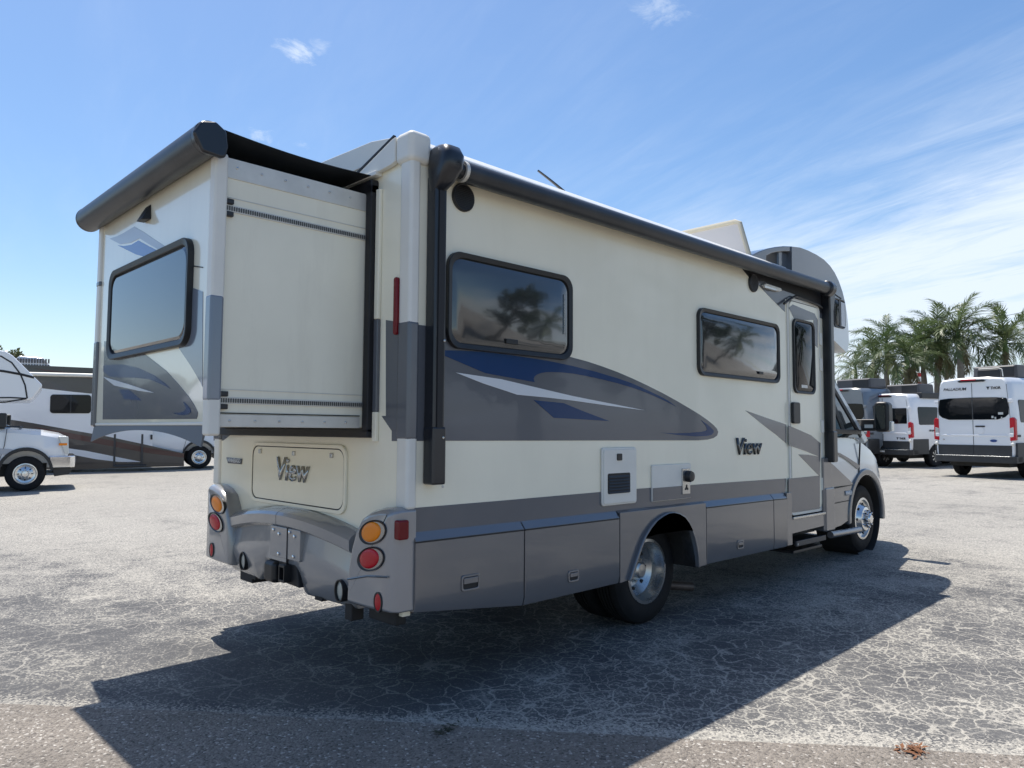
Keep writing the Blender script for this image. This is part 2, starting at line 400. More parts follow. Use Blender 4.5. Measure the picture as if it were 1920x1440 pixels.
def wheel(parent, cx, cy, cz, out, R=0.378, w=0.215, rim_r=0.225, style='chrome', seg=40):
    """tyre lies between cy and cy - out*w ; out=-1: outer face looks to -y"""
    t = MB(); h = w/2; c = (cx, cy, cz)
    prof = [(rim_r-0.01, 0.02), (rim_r+0.012, 0.006), (R*0.80, -0.002), (R*0.90, 0.008), (R*0.965, 0.022), (R*0.992, 0.042)]
    for k in range(4):
        a = 0.05+k*(w-0.1)/4; b = a+(w-0.1)/4
        prof += [(R, a), (R, b-0.012), (R-0.011, b-0.011), (R-0.011, b-0.001)]
    prof += [(R, w-0.05), (R*0.965, w-0.022), (R*0.90, w-0.008), (R*0.80, w+0.002), (rim_r-0.01, w-0.02)]
    t.lathe([(r, -out*hh) for r, hh in prof], c, 'y', seg, caps=False)
    ty = t.build('wheel', RUBBER, parent, smooth=True, angle=30)
    r = MB()
    if style == 'dish':        # outer wheel of a dual: deep dish
        pr = [(rim_r, w-0.03), (rim_r, 0.02), (rim_r+0.008, 0.004), (rim_r-0.012, 0.002), (rim_r-0.018, 0.03), (rim_r-0.03, 0.05), (rim_r-0.04, 0.095), (rim_r-0.075, 0.125), (rim_r-0.10, 0.145), (0.09, 0.15), (0.085, 0.12), (0.06, 0.06), (0.045, 0.05), (0.001, 0.048)]
    elif style == 'front':     # front wheel of a dually: hub pushed out
        pr = [(rim_r, w-0.03), (rim_r, 0.02), (rim_r+0.008, 0.002), (rim_r-0.014, 0.0), (rim_r-0.02, 0.03), (rim_r-0.05, 0.035), (rim_r-0.075, 0.0), (rim_r-0.095, -0.03), (0.10, -0.038), (0.07, -0.035), (0.062, -0.075), (0.045, -0.09), (0.001, -0.092)]
    else:
        pr = [(rim_r, w-0.03), (rim_r, 0.02), (rim_r+0.006, 0.004), (rim_r-0.014, 0.002), (rim_r-0.03, 0.035), (rim_r-0.07, 0.045), (0.10, 0.02), (0.075, 0.015), (0.06, -0.02), (0.001, -0.025)]
    r.lathe([(a, -out*b) for a, b in pr], c, 'y', seg, caps=False)
    rm = r.build('rim', STEEL if style == 'dish' else (DKSTEEL if style == 'alloy' else WHEELC), ty, smooth=True, angle=28)
    hh = MB(); ln = MB(); off = {'dish': 0.142, 'front': -0.036, 'alloy': 0.03}.get(style, 0.018)
    hr = {'dish': 0.148, 'front': 0.155}.get(style, 0.13)
    for k in range(8):
        a = 2*math.pi*k/8; x, z = math.cos(a), math.sin(a)
        yy = cy-out*(off-0.004)
        if style != 'alloy':
            hd = 0.004 if style == 'dish' else 0.0
            hole = circle2(cx+x*hr, cz+z*hr, 0.021, 0.014, 10, rot=a)
            yh = {'dish': 0.131, 'front': 0.008}.get(style, 0.033)
            hh.prism(hole, 'y', cy-out*(yh-0.008), cy-out*(yh+0.004))
            ln.lathe([(0.012, 0.0), (0.012, out*0.03), (0.007, out*0.037)], (cx+x*0.088, yy, cz+z*0.088), 'y', 6)
        else:
            pts = [(cx+math.cos(a-0.12)*0.06, cz+math.sin(a-0.12)*0.06), (cx+math.cos(a+0.12)*0.06, cz+math.sin(a+0.12)*0.06),
                   (cx+math.cos(a+0.13)*(rim_r-0.012), cz+math.sin(a+0.13)*(rim_r-0.012)), (cx+math.cos(a-0.13)*(rim_r-0.012), cz+math.sin(a-0.13)*(rim_r-0.012))]
            ln.prism(pts, 'y', cy-out*0.005, cy-out*0.045)
    if style == 'alloy': ln.build('spoke', STEEL, ty, smooth=True)
    else:
        hh.build('hand_hole', SEAL, ty); ln.build('lug_nut', CHROME if style != 'dish' else STEEL, ty, smooth=True)
    return ty

# ------------------------------------------------------------------ ground
def ground_material(name, kind):
    m = bpy.data.materials.new(name); m.use_nodes = True
    nt = m.node_tree; N = nt.nodes; L = nt.links; p = N['Principled BSDF']
    geo = N.new('ShaderNodeNewGeometry')
    def vec_noise(amount, scale):
        n = N.new('ShaderNodeTexNoise'); n.inputs['Scale'].default_value = scale; n.inputs['Detail'].default_value = 4
        L.new(geo.outputs['Position'], n.inputs['Vector'])
        s1 = N.new('ShaderNodeVectorMath'); s1.operation = 'SUBTRACT'; s1.inputs[1].default_value = (0.5, 0.5, 0.5); L.new(n.outputs['Color'], s1.inputs[0])
        s2 = N.new('ShaderNodeVectorMath'); s2.operation = 'SCALE'; s2.inputs['Scale'].default_value = amount; L.new(s1.outputs[0], s2.inputs[0])
        s3 = N.new('ShaderNodeVectorMath'); s3.operation = 'ADD'; L.new(geo.outputs['Position'], s3.inputs[0]); L.new(s2.outputs[0], s3.inputs[1])
        return s3.outputs[0]
    def noise(scale, detail=5, rough=0.6, src=None):
        n = N.new('ShaderNodeTexNoise'); n.inputs['Scale'].default_value = scale; n.inputs['Detail'].default_value = detail
        n.inputs['Roughness'].default_value = rough; L.new(src or geo.outputs['Position'], n.inputs['Vector']); return n.outputs[0]
    def mr(v, a, b, c=0.0, d=1.0, smooth=True):
        n = N.new('ShaderNodeMapRange'); n.interpolation_type = 'SMOOTHSTEP' if smooth else 'LINEAR'
        for i, x in enumerate((a, b, c, d)): n.inputs[i+1].default_value = x
        L.new(v, n.inputs[0]); return n.outputs[0]
    def mth(op, a, b):
        n = N.new('ShaderNodeMath'); n.operation = op
        for i, v in enumerate((a, b)):
            if isinstance(v, (int, float)): n.inputs[i].default_value = v
            else: L.new(v, n.inputs[i])
        return n.outputs[0]
    def mix(f, a, b):
        n = N.new('ShaderNodeMixRGB')
        for i, v in enumerate((f, a, b)):
            if isinstance(v, tuple): n.inputs[i].default_value = (*v, 1)
            elif isinstance(v, (int, float)): n.inputs[i].default_value = v
            else: L.new(v, n.inputs[i])
        return n.outputs[0]
    def voro(scale, feature='F1', src=None, rnd=1.0):
        n = N.new('ShaderNodeTexVoronoi'); n.feature = feature; n.inputs['Scale'].default_value = scale
        n.inputs['Randomness'].default_value = rnd
        L.new(src or geo.outputs['Position'], n.inputs['Vector']); return n
    stone = voro(95 if kind == 'lot' else 92)
    sep = N.new('ShaderNodeSeparateColor'); L.new(stone.outputs['Color'], sep.inputs[0])
    stone_h = mr(stone.outputs['Distance'], 0.0, 0.75, 1.0, 0.0)
    grit = noise(230, 3, 0.6); grit2 = noise(70, 4, 0.65)
    patch = noise(0.38, 4, 0.6); patch2 = noise(1.7, 5, 0.65); patch3 = noise(0.09, 3, 0.55)
    # distance from the edge of the newer strip: dust gathers along the joint
    dt = N.new('ShaderNodeVectorMath'); dt.operation = 'DOT_PRODUCT'
    L.new(geo.outputs['Position'], dt.inputs[0]); dt.inputs[1].default_value = (-EN.x, -EN.y, 0)
    edge = mth('ADD', dt.outputs['Value'], EN.dot(E0))
    if kind == 'lot':
        dark = mix(mr(patch2, 0.3, 0.7), (0.074, 0.075, 0.080), (0.128, 0.127, 0.125))
        dusty = mix(sep.outputs[0], (0.22, 0.212, 0.193), (0.47, 0.445, 0.39))
        far = mr(edge, 0.8, 6.0, -0.04, 0.20)
        side = N.new('ShaderNodeVectorMath'); side.operation = 'DOT_PRODUCT'; L.new(geo.outputs['Position'], side.inputs[0]); side.inputs[1].default_value = (_ed.x, _ed.y, 0)
        along = mth('SUBTRACT', side.outputs['Value'], E0.dot(_ed))
        far = mth('ADD', far, mr(along, -0.5, 3.0, 0.055, 0.0))
        wear = mth('ADD', mth('ADD', mth('MULTIPLY', patch, 0.35), mth('MULTIPLY', patch2, 0.65)), far)
        band = mr(mth('ADD', edge, mth('MULTIPLY', patch2, 0.35)), 0.16, 0.42, 0.26, 0.0)
        wearm = mr(mth('ADD', wear, band), 0.42, 0.74)
        grain = mr(mth('ADD', mth('ADD', mth('MULTIPLY', sep.outputs[1], 0.75), mth('MULTIPLY', grit2, 0.35)), mth('MULTIPLY', wearm, 0.62)), 0.74, 1.14)
        base = mix(grain, dark, dusty)
        # alligator cracks filled with pale dust
        w1 = vec_noise(0.20, 4.0); w2 = vec_noise(0.10, 9.0); w3 = vec_noise(0.5, 1.3)
        sc1 = voro(5.6, 'DISTANCE_TO_EDGE', w1); sc2 = voro(12.0, 'DISTANCE_TO_EDGE', w2); sc3 = voro(1.5, 'DISTANCE_TO_EDGE', w3)
        cw = mr(noise(3.1, 5), 0.32, 0.72, 0.008, 0.042)
        cwg = mth('MULTIPLY', cw, mr(grit2, 0.3, 0.7, 0.35, 1.75))
        e1 = mr(mth('DIVIDE', sc1.outputs['Distance'], cwg), 0.4, 1.4, 1.0, 0.0)
        e2 = mr(mth('DIVIDE', sc2.outputs['Distance'], mth('MULTIPLY', cwg, 1.3)), 0.4, 1.4, 1.0, 0.0)
        e3 = mr(mth('DIVIDE', sc3.outputs['Distance'], mth('MULTIPLY', cwg, 0.32)), 0.4, 1.5, 1.0, 0.0)
        worse = mr(along, 0.5, 3.2, -0.06, 0.05)
        region = mr(mth('ADD', noise(0.45, 4), worse), 0.34, 0.50, 0.12, 1.0); region2 = mr(mth('ADD', noise(0.9, 4), worse), 0.44, 0.58)
        fade = mr(edge, 1.2, 7.0, 1.0, 0.45)
        crack = mth('MAXIMUM', mth('MAXIMUM', mth('MULTIPLY', e1, region), mth('MULTIPLY', e3, 0.45)), mth('MULTIPLY', mth('MULTIPLY', e2, region2), 0.75))
        crack = mth('MULTIPLY', mth('MULTIPLY', crack, fade), mr(mth('ADD', grit, mth('MULTIPLY', patch2, 0.5)), 0.42, 0.78, 0.45, 1.0))
        col = mix(mth('MULTIPLY', crack, 0.8), base, (0.46, 0.437, 0.385))
        # old drips and scuffs
        oil = mr(noise(0.8, 3, 0.5), 0.70, 0.78, 0.0, 0.35)
        col = mix(oil, col, (0.07, 0.068, 0.066))
        tint = mr(patch3, 0.35, 0.65, 0.90, 1.10)
        hgt = mth('ADD', mth('MULTIPLY', stone_h, 0.6), mth('MULTIPLY', crack, -1.0))
        bstr, bdist = 0.5, 0.005
    else:
        base = mix(sep.outputs[0], (0.135, 0.12, 0.106), (0.30, 0.268, 0.232))
        base = mix(mr(grit2, 0.35, 0.65, 0.0, 0.6), base, (0.245, 0.218, 0.188))
        col = mix(mr(sep.outputs[1], 0.90, 0.99), base, (0.50, 0.47, 0.425))
        col = mix(mr(sep.outputs[2], 0.0, 0.16, 0.8, 0.0), col, (0.06, 0.055, 0.05))
        tint = mr(patch2, 0.3, 0.7, 0.86, 1.12)
        hgt = stone_h; bstr, bdist = 0.75, 0.006
    sc = N.new('ShaderNodeVectorMath'); sc.operation = 'SCALE'; L.new(col, sc.inputs[0])
    L.new(mth('MULTIPLY', tint, mr(grit, 0.3, 0.7, 0.66, 1.10)), sc.inputs['Scale'])
    L.new(sc.outputs[0], p.inputs['Base Color'])
    p.inputs['Roughness'].default_value = 0.82; p.inputs['Specular IOR Level'].default_value = 0.35
    b = N.new('ShaderNodeBump'); b.inputs['Strength'].default_value = bstr; b.inputs['Distance'].default_value = bdist
    L.new(hgt, b.inputs['Height']); L.new(b.outputs[0], p.inputs['Normal'])
    return m
E0, E1 = G(0, 1328), G(1920, 1411); _ed = (E1-E0).normalized(); EN = Vector((_ed.y, -_ed.x, 0))
if EN.dot(CW-E0) < 0: EN = -EN
LOT_M = ground_material('cracked_asphalt', 'lot'); STRIP_M = ground_material('tan_aggregate_asphalt', 'strip')
g = MB(); NR = 3000
g.add([(-NR, -NR, 0), (NR, -NR, 0), (NR, NR, 0), (-NR, NR, 0)], [(0, 1, 2, 3)])
tag(g.build('parking_lot', LOT_M), kind='structure')
# newer strip of paving along the bottom of the view, edge slightly ragged
e0, e1 = G(0, 1328), G(1920, 1411); ed = (e1-e0).normalized(); en = Vector((ed.y, -ed.x, 0))
if en.dot(CW-e0) < 0: en = -en
top = []; bot = []
for i in range(241):
    s = -22+i*44/240.0
    k = mnoise.noise(Vector((s*1.3, 3.1, 0)))*0.035+mnoise.noise(Vector((s*6, 1.7, 0)))*0.012
    bulge = -0.05*math.cos(s*0.5)
    pnt = e0+ed*s+en*(k+bulge)
    top.append((pnt.x, pnt.y, 0.004)); q_ = e0+ed*s+en*7.0; bot.append((q_.x, q_.y, 0.004))
st = MB(); n_ = len(top)
st.add(top+bot, [(i, i+1, n_+i+1, n_+i) for i in range(n_-1)])
tag(st.build('pavement_strip', STRIP_M), kind='structure')

# ------------------------------------------------------------------ the motorhome in front
RV = empty('motorhome', 'cream and grey motorhome with blue swooshes and extended rear slide-out, nearest in the lot', 'motorhome', RV_M)
W = 2.33; ZT = 2.86
XF = S(1555, 880)[0]
# coach shell and roof
MB().box(0.0, XF, 0.0, W, 0.815, ZT).build('coach_wall', CREAMW, RV, bevel=0.012)
MB().box(0.003, 0.05, 0.03, W-0.03, 0.45, 0.82).build('rear_lower_wall', CREAMW, RV)
MB().box(0.05, 1.75, W-0.03, W+0.03, 0.42, 0.86).build('storage_door', mat('skirt_far_side', (0.24, 0.245, 0.25), 0.3), RV, bevel=0.01)
MB().box(2.8, 5.3, W-0.03, W+0.03, 0.42, 0.86).build('storage_door', MATS['skirt_far_side'], RV, bevel=0.01)
# crowned roof
ring0 = []
prof = [(-0.008, ZT-0.03), (-0.008, ZT+0.02), (0.03, ZT+0.058), (0.10, ZT+0.08), (0.35, ZT+0.105), (W/2, ZT+0.135), (W-0.35, ZT+0.105), (W-0.10, ZT+0.10), (W-0.03, ZT+0.075), (W+0.008, ZT+0.03), (W+0.008, ZT-0.03)]
roof = MB(); roof.loft([[(x, y, z) for y, z in prof] for x in (-0.012, 0.06, 4.3)]).build('roof', WHITE, RV, bevel=0.012, angle=50)
# sloping rear roof cap with the dark joint under it
MB().prism([(y, z) for y, z in ((0.16, ZT-0.005), (0.16, ZT+0.085), (0.35, ZT+0.118), (W/2, ZT+0.152), (W-0.2, ZT+0.10), (W-0.2, ZT-0.005))], 'x', -0.022, -0.006).build('rear_roof_moulding', WTRIM, RV, bevel=0.004)
MB().prism(strip_poly([(0.13, ZT+0.082), (0.45, ZT-0.02), (0.62, ZT-0.075)], 0.016), 'x', -0.030, -0.014).build('roof_joint', SEAL, RV)
MB().prism([(0.11, ZT+0.072), (0.14, ZT+0.068), (0.60, ZT-0.085), (0.58, ZT-0.10), (0.15, ZT-0.07), (0.11, ZT-0.06)], 'x', -0.034, -0.004).build('gutter_spout', WTRIM, RV, bevel=0.006)
MB().box(-0.035, 0.11, -0.03, 0.115, ZT-0.085, ZT+0.085).build('corner_cap', WTRIM, RV, bevel=0.035, seg=4)
MB().box(-0.035, 0.11, W-0.115, W+0.03, ZT-0.085, ZT+0.085).build('corner_cap', WTRIM, RV, bevel=0.035, seg=4)
# corner mouldings
for ya, yb in ((-0.016, 0.085), (W-0.085, W+0.016)):
    MB().box(-0.018, 0.05, ya, yb, 0.985, ZT-0.06).build('corner_trim', WTRIM, RV, bevel=0.02, seg=3)
# paint: decals lie a few millimetres proud
def side_decal(name, m, pts, lay=1, parent=None, y=0.0, lab=None):
    o = MB().prism([S(*p, y) for p in pts], 'y', y-0.0022*lay, y+0.001).build(name, m, parent or RV)
    if lab: o['label'] = lab
    return o
def rear_decal(name, m, pts, lay=1, x=0.0, parent=None):
    return MB().prism([Q(*p, x) for p in pts], 'x', x-0.0022*lay, x+0.001).build(name, m, parent or RV)
def z8(pts): return [(820+x/3.5556, 640+z/3.5556) for x, z in pts]
side_decal('grey_swoosh', GREY, [(768, 607), (800, 611), (836, 616), (950, 640), (1040, 661)]+z8([(870, 100), (1000, 135), (1100, 168), (1200, 205), (1300, 248), (1400, 295), (1500, 345), (1600, 400), (1680, 447), (1750, 490), (1800, 525), (1840, 558), (1862, 582), (1871, 604), (1864, 628), (1840, 645), (1800, 655), (1740, 660)])+[(1200, 825.8), (825, 826.5), (768, 827)], 1)
side_decal('blue_swoosh', BLUE, z8([(30, 60), (160, 62), (300, 70), (460, 88), (620, 112), (760, 135), (900, 165), (1050, 202), (1200, 247), (1300, 282), (1400, 327), (1480, 365), (1540, 398), (1592, 437), (1530, 405), (1450, 368), (1380, 338), (1300, 310), (1200, 280), (1100, 255), (1000, 233), (900, 215), (820, 207), (760, 205), (720, 206), (690, 211), (660, 222), (645, 235), (639, 250), (646, 272), (600, 264), (470, 240), (320, 213), (30, 90)]), 2)
side_decal('silver_dart', SILV, z8([(120, 208), (420, 252), (900, 365), (1380, 460), (1130, 428), (900, 395), (720, 374), (530, 356), (300, 280)]), 2)
side_decal('blue_blade', BLUE, z8([(640, 392), (840, 412), (960, 462), (1145, 532), (960, 520), (775, 510)]), 2)
side_decal('blue_hook', BLUE, z8([(1480, 608), (1580, 613), (1680, 610), (1760, 603), (1790, 596), (1797, 585), (1785, 560), (1755, 525), (1790, 548), (1822, 575), (1838, 592), (1840, 606), (1828, 622), (1795, 631), (1720, 634), (1600, 625)]), 2)
side_decal('belt_band', GREY, [(771.5, 952.7), (940, 938.6), (1192.5, 916.5), (1337.5, 906.3), (1440, 899.2), (1473.5, 897), (1472, 930), (1321, 944), (1161, 961), (773, 1003)], 1)
rear_decal('corner_band', GREY, [(724, 600), (743, 603), (767, 606), (767, 827), (735, 827), (735, 808), (716, 780), (724, 780)], 1)
for xx in (0,):
    MB().box(-0.0205, 0.052, -0.0185, 0.088, Q(745, 826)[1], Q(745, 604)[1]).build('corner_band', GREY, RV, bevel=0.02, seg=3)
rear_decal('corner_band', GREY, [(401, 800), (470, 800), (444, 806), (419, 826), (401, 826)], 1)
MB().box(-0.0205, 0.03, W-0.088, W+0.0185, Q(405, 826)[1], Q(405, 640)[1]).build('corner_band', GREY, RV, bevel=0.02, seg=3)
side_decal('grey_corner_graphic', GREY, [(1398, 505), (1424, 537), (1448, 562), (1471.5, 585), (1471.5, 560), (1545, 600), (1545, 560), (1470, 520)], 1)
side_decal('black_swoosh_and_shade', SEAL, [(1388, 500), (1405, 521), (1419, 527), (1432, 527), (1470, 545), (1500, 556), (1513, 562), (1522, 571), (1534, 586), (1552, 592), (1556, 545)], 2)  # black swoosh, with the shade below the awning tube painted into it
side_decal('grey_door_dart', GREYD, [(1397, 769.5), (1440, 784.5), (1474, 796), (1474, 831.5), (1455, 815), (1440, 804)], 1)

# ---- windows: frame > glass
def side_window(name, x0, x1, z0, z1, r, fw, m=ACRYL, y=0.0, parent=RV, proud=0.03):
    o_ = rrect(x0, x1, z0, z1, r, 7); i_ = inset(o_, fw)
    f = MB().frame(o_, i_, 'y', y+0.005, y-proud, inner_b=y-proud*0.75).build(name, BLACKP, parent, bevel=0.005)
    i2 = inset(o_, fw*0.9)
    gl = MB(); c0 = [(p[0], y-proud*0.35, p[1]) for p in i2]; n = len(i2)
    mid = inset(o_, fw*1.9); c1 = [(p[0], y-proud*0.8, p[1]) for p in mid]
    gl.loft([c0, c1], caps=False); gl.f.append(tuple(range(n, 2*n)))
    gl.build('pane', m, f, smooth=True, angle=60)
    return f
x0 = S(835, 580)[0]; x1 = S(1068.2, 600)[0]; zt = S(950, 494.1)[1]; zb = S(955, 664.6)[1]
w1 = side_window('window', x0, x1, zb, zt, 0.085, 0.03)
MB().box(S(942, 645)[0], S(964, 645)[0], -0.036, -0.026, zb+0.055, zb+0.085).build('latch', BLACKP, w1, bevel=0.004)
MB().box(x1-0.085, x1-0.078, -0.0285, -0.020, zb+0.16, zt-0.12).build('support_rod', STEEL, w1)
x0 = S(1306, 650)[0]; x1 = S(1457.3, 660)[0]; zt2 = S(1380, 592.3)[1]; zb2 = S(1384, 711.6)[1]
w2 = side_window('window', x0, x1, zb2, zt2, 0.075, 0.028)
MB().box(S(1417, 700)[0], S(1425, 700)[0], -0.034, -0.026, zb2+0.06, zb2+0.085).build('latch', BLACKP, w2, bevel=0.004)

# ---- entry door
dx0, dz1 = S(1474, 590)[0], S(1500, 563)[1]
dx1 = S(1541, 900)[0]; dz0 = S(1478, 968)[1]
o_ = rrect(dx0, dx1, dz0, dz1, 0.07, 6)
MB().frame(o_, inset(o_, 0.028), 'y', 0.002, -0.012).build('door_frame', WTRIM, RV, bevel=0.004)
din = inset(o_, 0.034)
door = MB().prism(din, 'y', 0.002, -0.016).build('entry_door', CREAMW, RV, bevel=0.005)
MB().frame(inset(o_, 0.027), din, 'y', 0.0, -0.008).build('door_seal', SEAL, RV)
def door_decal(name, m, pts, lay=1): return MB().prism([S(*p, -0.016) for p in pts], 'y', -0.016-0.0022*lay, -0.015).build(name, m, door)
door_decal('upper_graphic', GREY, [(1479, 577), (1486, 571), (1527, 588), (1533, 600), (1533, 652), (1527, 647), (1525, 600), (1490, 600)])
door_decal('dart_graphic', GREYD, [(1478.5, 798), (1500, 807), (1521, 816.5), (1538, 831), (1537, 893), (1533.5, 890), (1515, 871), (1496.5, 852), (1515, 852.5), (1535, 856), (1508, 845), (1479, 835)])
door_decal('lower_band', GREY, [(1478.5, 897.5), (1537, 891.5), (1537, 953), (1478.5, 962)])
side_window('door_window', S(1485, 640, -0.016)[0], S(1524.5, 660, -0.016)[0], S(1507, 738.5, -0.016)[1], S(1505, 601, -0.016)[1], 0.07, 0.022, GLASS, -0.016, door, 0.024)
for k, (a, b, c_, d_) in enumerate(((1482.5, 1495.5, 754, 794),)):
    MB().prism(rrect(S(a, 770, -0.016)[0], S(b, 770, -0.016)[0], S(a, d_, -0.016)[1], S(a, c_, -0.016)[1], 0.02), 'y', -0.014, -0.045).build('door_handle', BLACKP, door, bevel=0.008)
MB().box(S(1500, 730, -.02)[0], S(1511, 730, -.02)[0], -0.037, -0.034, S(1505, 727.5, -.02)[1], S(1505, 722, -.02)[1]).build('sticker', WTRIM, door)
for zc in (0.9, 1.45, 2.05, 2.3):
    MB().box(dx1-0.045, dx1+0.012, -0.028, -0.010, zc-0.06, zc+0.06).build('hinge', WTRIM, door, bevel=0.004)
# drip cap over the door
pa = [S(1464, 570), S(1478, 560), S(1486, 556), S(1500, 561), S(1528, 572.5), S(1535, 578)]
MB().tube([(p[0], -0.03, p[1]) for p in pa], 0.012, 8).build('drip_cap', BLACKP, RV, smooth=True)
# porch lamp and speakers
lx0, lz0 = S(1427, 541); lx1, lz1 = S(1460, 543)
pl_ = MB().prism([S(1427, 535), S(1431, 532), S(1459, 541), S(1461, 546), S(1456, 547.5), S(1431, 540)], 'y', 0.0, -0.03).build('porch_lamp', WTRIM, RV, bevel=0.005)
MB().prism([S(1433, 535.5, -0.03), S(1455, 542, -0.03), S(1454, 545, -0.03), S(1433, 539, -0.03)], 'y', -0.029, -0.036).build('lens', CLEAR, pl_)
def speaker(px, py, r):
    cx, cz = S(px, py)
    s_ = MB().lathe([(r, 0.0), (r, -0.012), (r*0.93, -0.018), (r*0.88, -0.015), (0.002, -0.012)], (cx, 0, cz), 'y', 32).build('speaker', BLACKP, RV, smooth=True)
    sl = MB()
    for k in range(-6, 7):
        h = math.sqrt(max(0, 1-(k/7.0)**2))*r*0.85
        sl.box(cx-h, cx+h, -0.0175, -0.0135, cz+k*r*0.125-0.002, cz+k*r*0.125+0.002)
    sl.build('grille', SEAL, s_)
speaker(867.3, 371, 0.078); speaker(1411, 531, 0.078)

# ---- emblems
ex0, ez0 = S(1379, 852); ex1, ez1 = S(1426, 820)
place_text('emblem', 'View', DCHROME, RV, (ex0, -0.004, S(1400, 852.5)[1]), (1, 0, 0), (0, 0, 1), ex1-ex0, S(1390, 820.5)[1]-S(1390, 852.5)[1], 0.012, 0.14, 0.010)

# ---- fridge / heater vent and service hatch
vx0, vx1 = S(1125.5, 900)[0], S(1190.5, 900)[0]; vz0, vz1 = S(1158, 946)[1], S(1158, 839)[1]
vent = MB().prism(rrect(vx0, vx1, vz0, vz1, 0.022), 'y', 0.0, -0.016).build('vent_door', WTRIM, RV, bevel=0.006)
MB().prism(rrect(vx0+0.012, vx1-0.012, vz0+0.012, vz1-0.012, 0.015), 'y', -0.014, -0.022).build('cover', WTRIM, vent, bevel=0.004)
gx0, gx1 = S(1139.5, 905, -.022)[0], S(1181.5, 905, -.022)[0]; gz0, gz1 = S(1160, 925, -.022)[1], S(1160, 887, -.022)[1]
MB().prism(rrect(gx0, gx1, gz0, gz1, 0.012), 'y', -0.020, -0.0235).build('grille', SEAL, vent)
for k in range(6):
    zc = gz0+(k+0.7)*(gz1-gz0)/6.6
    MB().prism([(-0.0232, zc-0.006), (-0.031, zc-0.010), (-0.0232, zc+0.004)], 'x', gx0+0.008, gx1-0.008).build('slat', BLACKP, vent)
MB().prism(rrect(S(1156.5, 857, -.022)[0], S(1165.5, 857, -.022)[0], S(1160, 863.5, -.022)[1], S(1160, 850.5, -.022)[1], 0.008), 'y', -0.02, -0.030).build('latch', BLACKP, vent, bevel=0.003)
hx0, hx1 = S(1220, 900)[0], S(1293, 900)[0]; hz0, hz1 = S(1255, 937.5)[1], S(1255, 870.5)[1]
hz_mid = S(1255, 912.5)[1]
hatch = MB().prism(rrect(hx0, hx1, hz0, hz1, 0.012), 'y', 0.0, -0.014).build('service_hatch', WTRIM, RV, bevel=0.004)
MB().prism([(hx0+0.004, hz0+0.004), (hx1-0.004, hz0+0.004), (hx1-0.004, S(1290, 910, -.014)[1]), (hx0+0.004, S(1222, 915.5, -.014)[1])], 'y', -0.013, -0.0165).build('hatch_band', GREY, hatch)
lx0_, lx1_ = S(1278.5, 900, -.016)[0], S(1292.5, 900, -.016)[0]
MB().box(lx0_, lx1_, -0.024, -0.013, S(1285, 926, -.016)[1], S(1285, 878, -.016)[1]).build('lock_plate', STEEL, hatch, bevel=0.002)
MB().lathe([(0.042, 0), (0.042, -0.03), (0.036, -0.045), (0.002, -0.05)], ((lx0_+lx1_)/2+0.012, -0.02, S(1286, 893, -.02)[1]), 'y', 20).build('water_inlet', BLACKP, hatch, smooth=True)
for k in range(3):
    a = rad(90+120*k); cx_, cz_ = (lx0_+lx1_)/2, S(1285, 915, -.025)[1]
    MB().prism(circle2(cx_+0.012*math.cos(a), cz_+0.012*math.sin(a), 0.009, 0.013, 10, rot=a-rad(90)), 'y', -0.023, -0.026).build('coax_hole', SEAL, hatch)

# ---- skirt compartments (ledge, flat, turned-under foot)
def skirt(name, pa, pb, parent=RV, dep=0.036, m=GREYM):
    # pa, pb: (x, z_top, z_bottom) at both ends
    rings = []
    for x, zt_, zb_ in (pa, pb):
        rings.append([(x, 0.06, zt_), (x, 0.001, zt_), (x, -dep, zt_-0.045), (x, -dep, zb_+0.05), (x, -dep+0.012, zb_), (x, 0.06, zb_)])
    MB().loft([[(x, -dep-0.0012, zt_-0.047), (x, -dep-0.0012, zt_-0.055), (x, -dep+0.01, zt_-0.055), (x, -dep+0.01, zt_-0.047)] for x, zt_, zb_ in (pa, pb)]).build('ledge_gap', SEAL, parent)
    return MB().loft(rings).build(name, m, parent, bevel=0.004)
def ST(px, py): return S(px, py, 0.0)
def SB(px, py): return S(px, py, -0.03)
xa = ST(772, 995)[0]; xb = S(985, 985, -0.036)[0]-0.004; xc = S(1163, 970, -0.036)[0]-0.003
zt_a, zt_b, zt_c, zt_d, zt_e = ST(773, 997)[1], ST(985, 975)[1], ST(1162, 956)[1], ST(1322, 938.5)[1], ST(1450, 925)[1]
zb_a, zb_b, zb_c = SB(770, 1151)[1], SB(977, 1137)[1], SB(1160, 1094)[1]
zb_d, zb_e = SB(1320, 1060)[1], SB(1449, 1031)[1]
ca = skirt('storage_door', (xa, zt_a, zb_a), (xb-0.004, zt_b, zb_b))
cb = skirt('storage_door', (xb+0.004, zt_b, zb_b), (xc-0.004, zt_c, zb_c))
def latch(px, py, parent, w_=0.10, h_=0.07):
    cx, cz = S(px, py, -0.037); o_ = rrect(cx-w_/2, cx+w_/2, cz-h_/2, cz+h_/2, 0.015)
    l = MB().frame(o_, inset(o_, 0.012), 'y', -0.03, -0.043).build('latch', GREYM, parent, bevel=0.003)
    MB().prism(inset(o_, 0.012), 'y', -0.033, -0.0375).build('latch_well', SEAL, l)
    MB().box(cx-w_/2+0.014, cx+w_/2-0.016, -0.047, -0.037, cz-0.004, cz+h_/2-0.014).build('paddle', GREYM, l, bevel=0.003)
latch(882, 1092, ca, 0.13, 0.085); latch(1075, 1080, cb)
xd0 = S(1325, 960, -0.036)[0]; xd1 = S(1450.5, 945, -0.036)[0]
cd = skirt('storage_door', (xd0, zt_d, zb_d), (xd1, zt_e, zb_e)); latch(1388, 1021, cd)
xe = S(1476, 940, -0.036)[0]
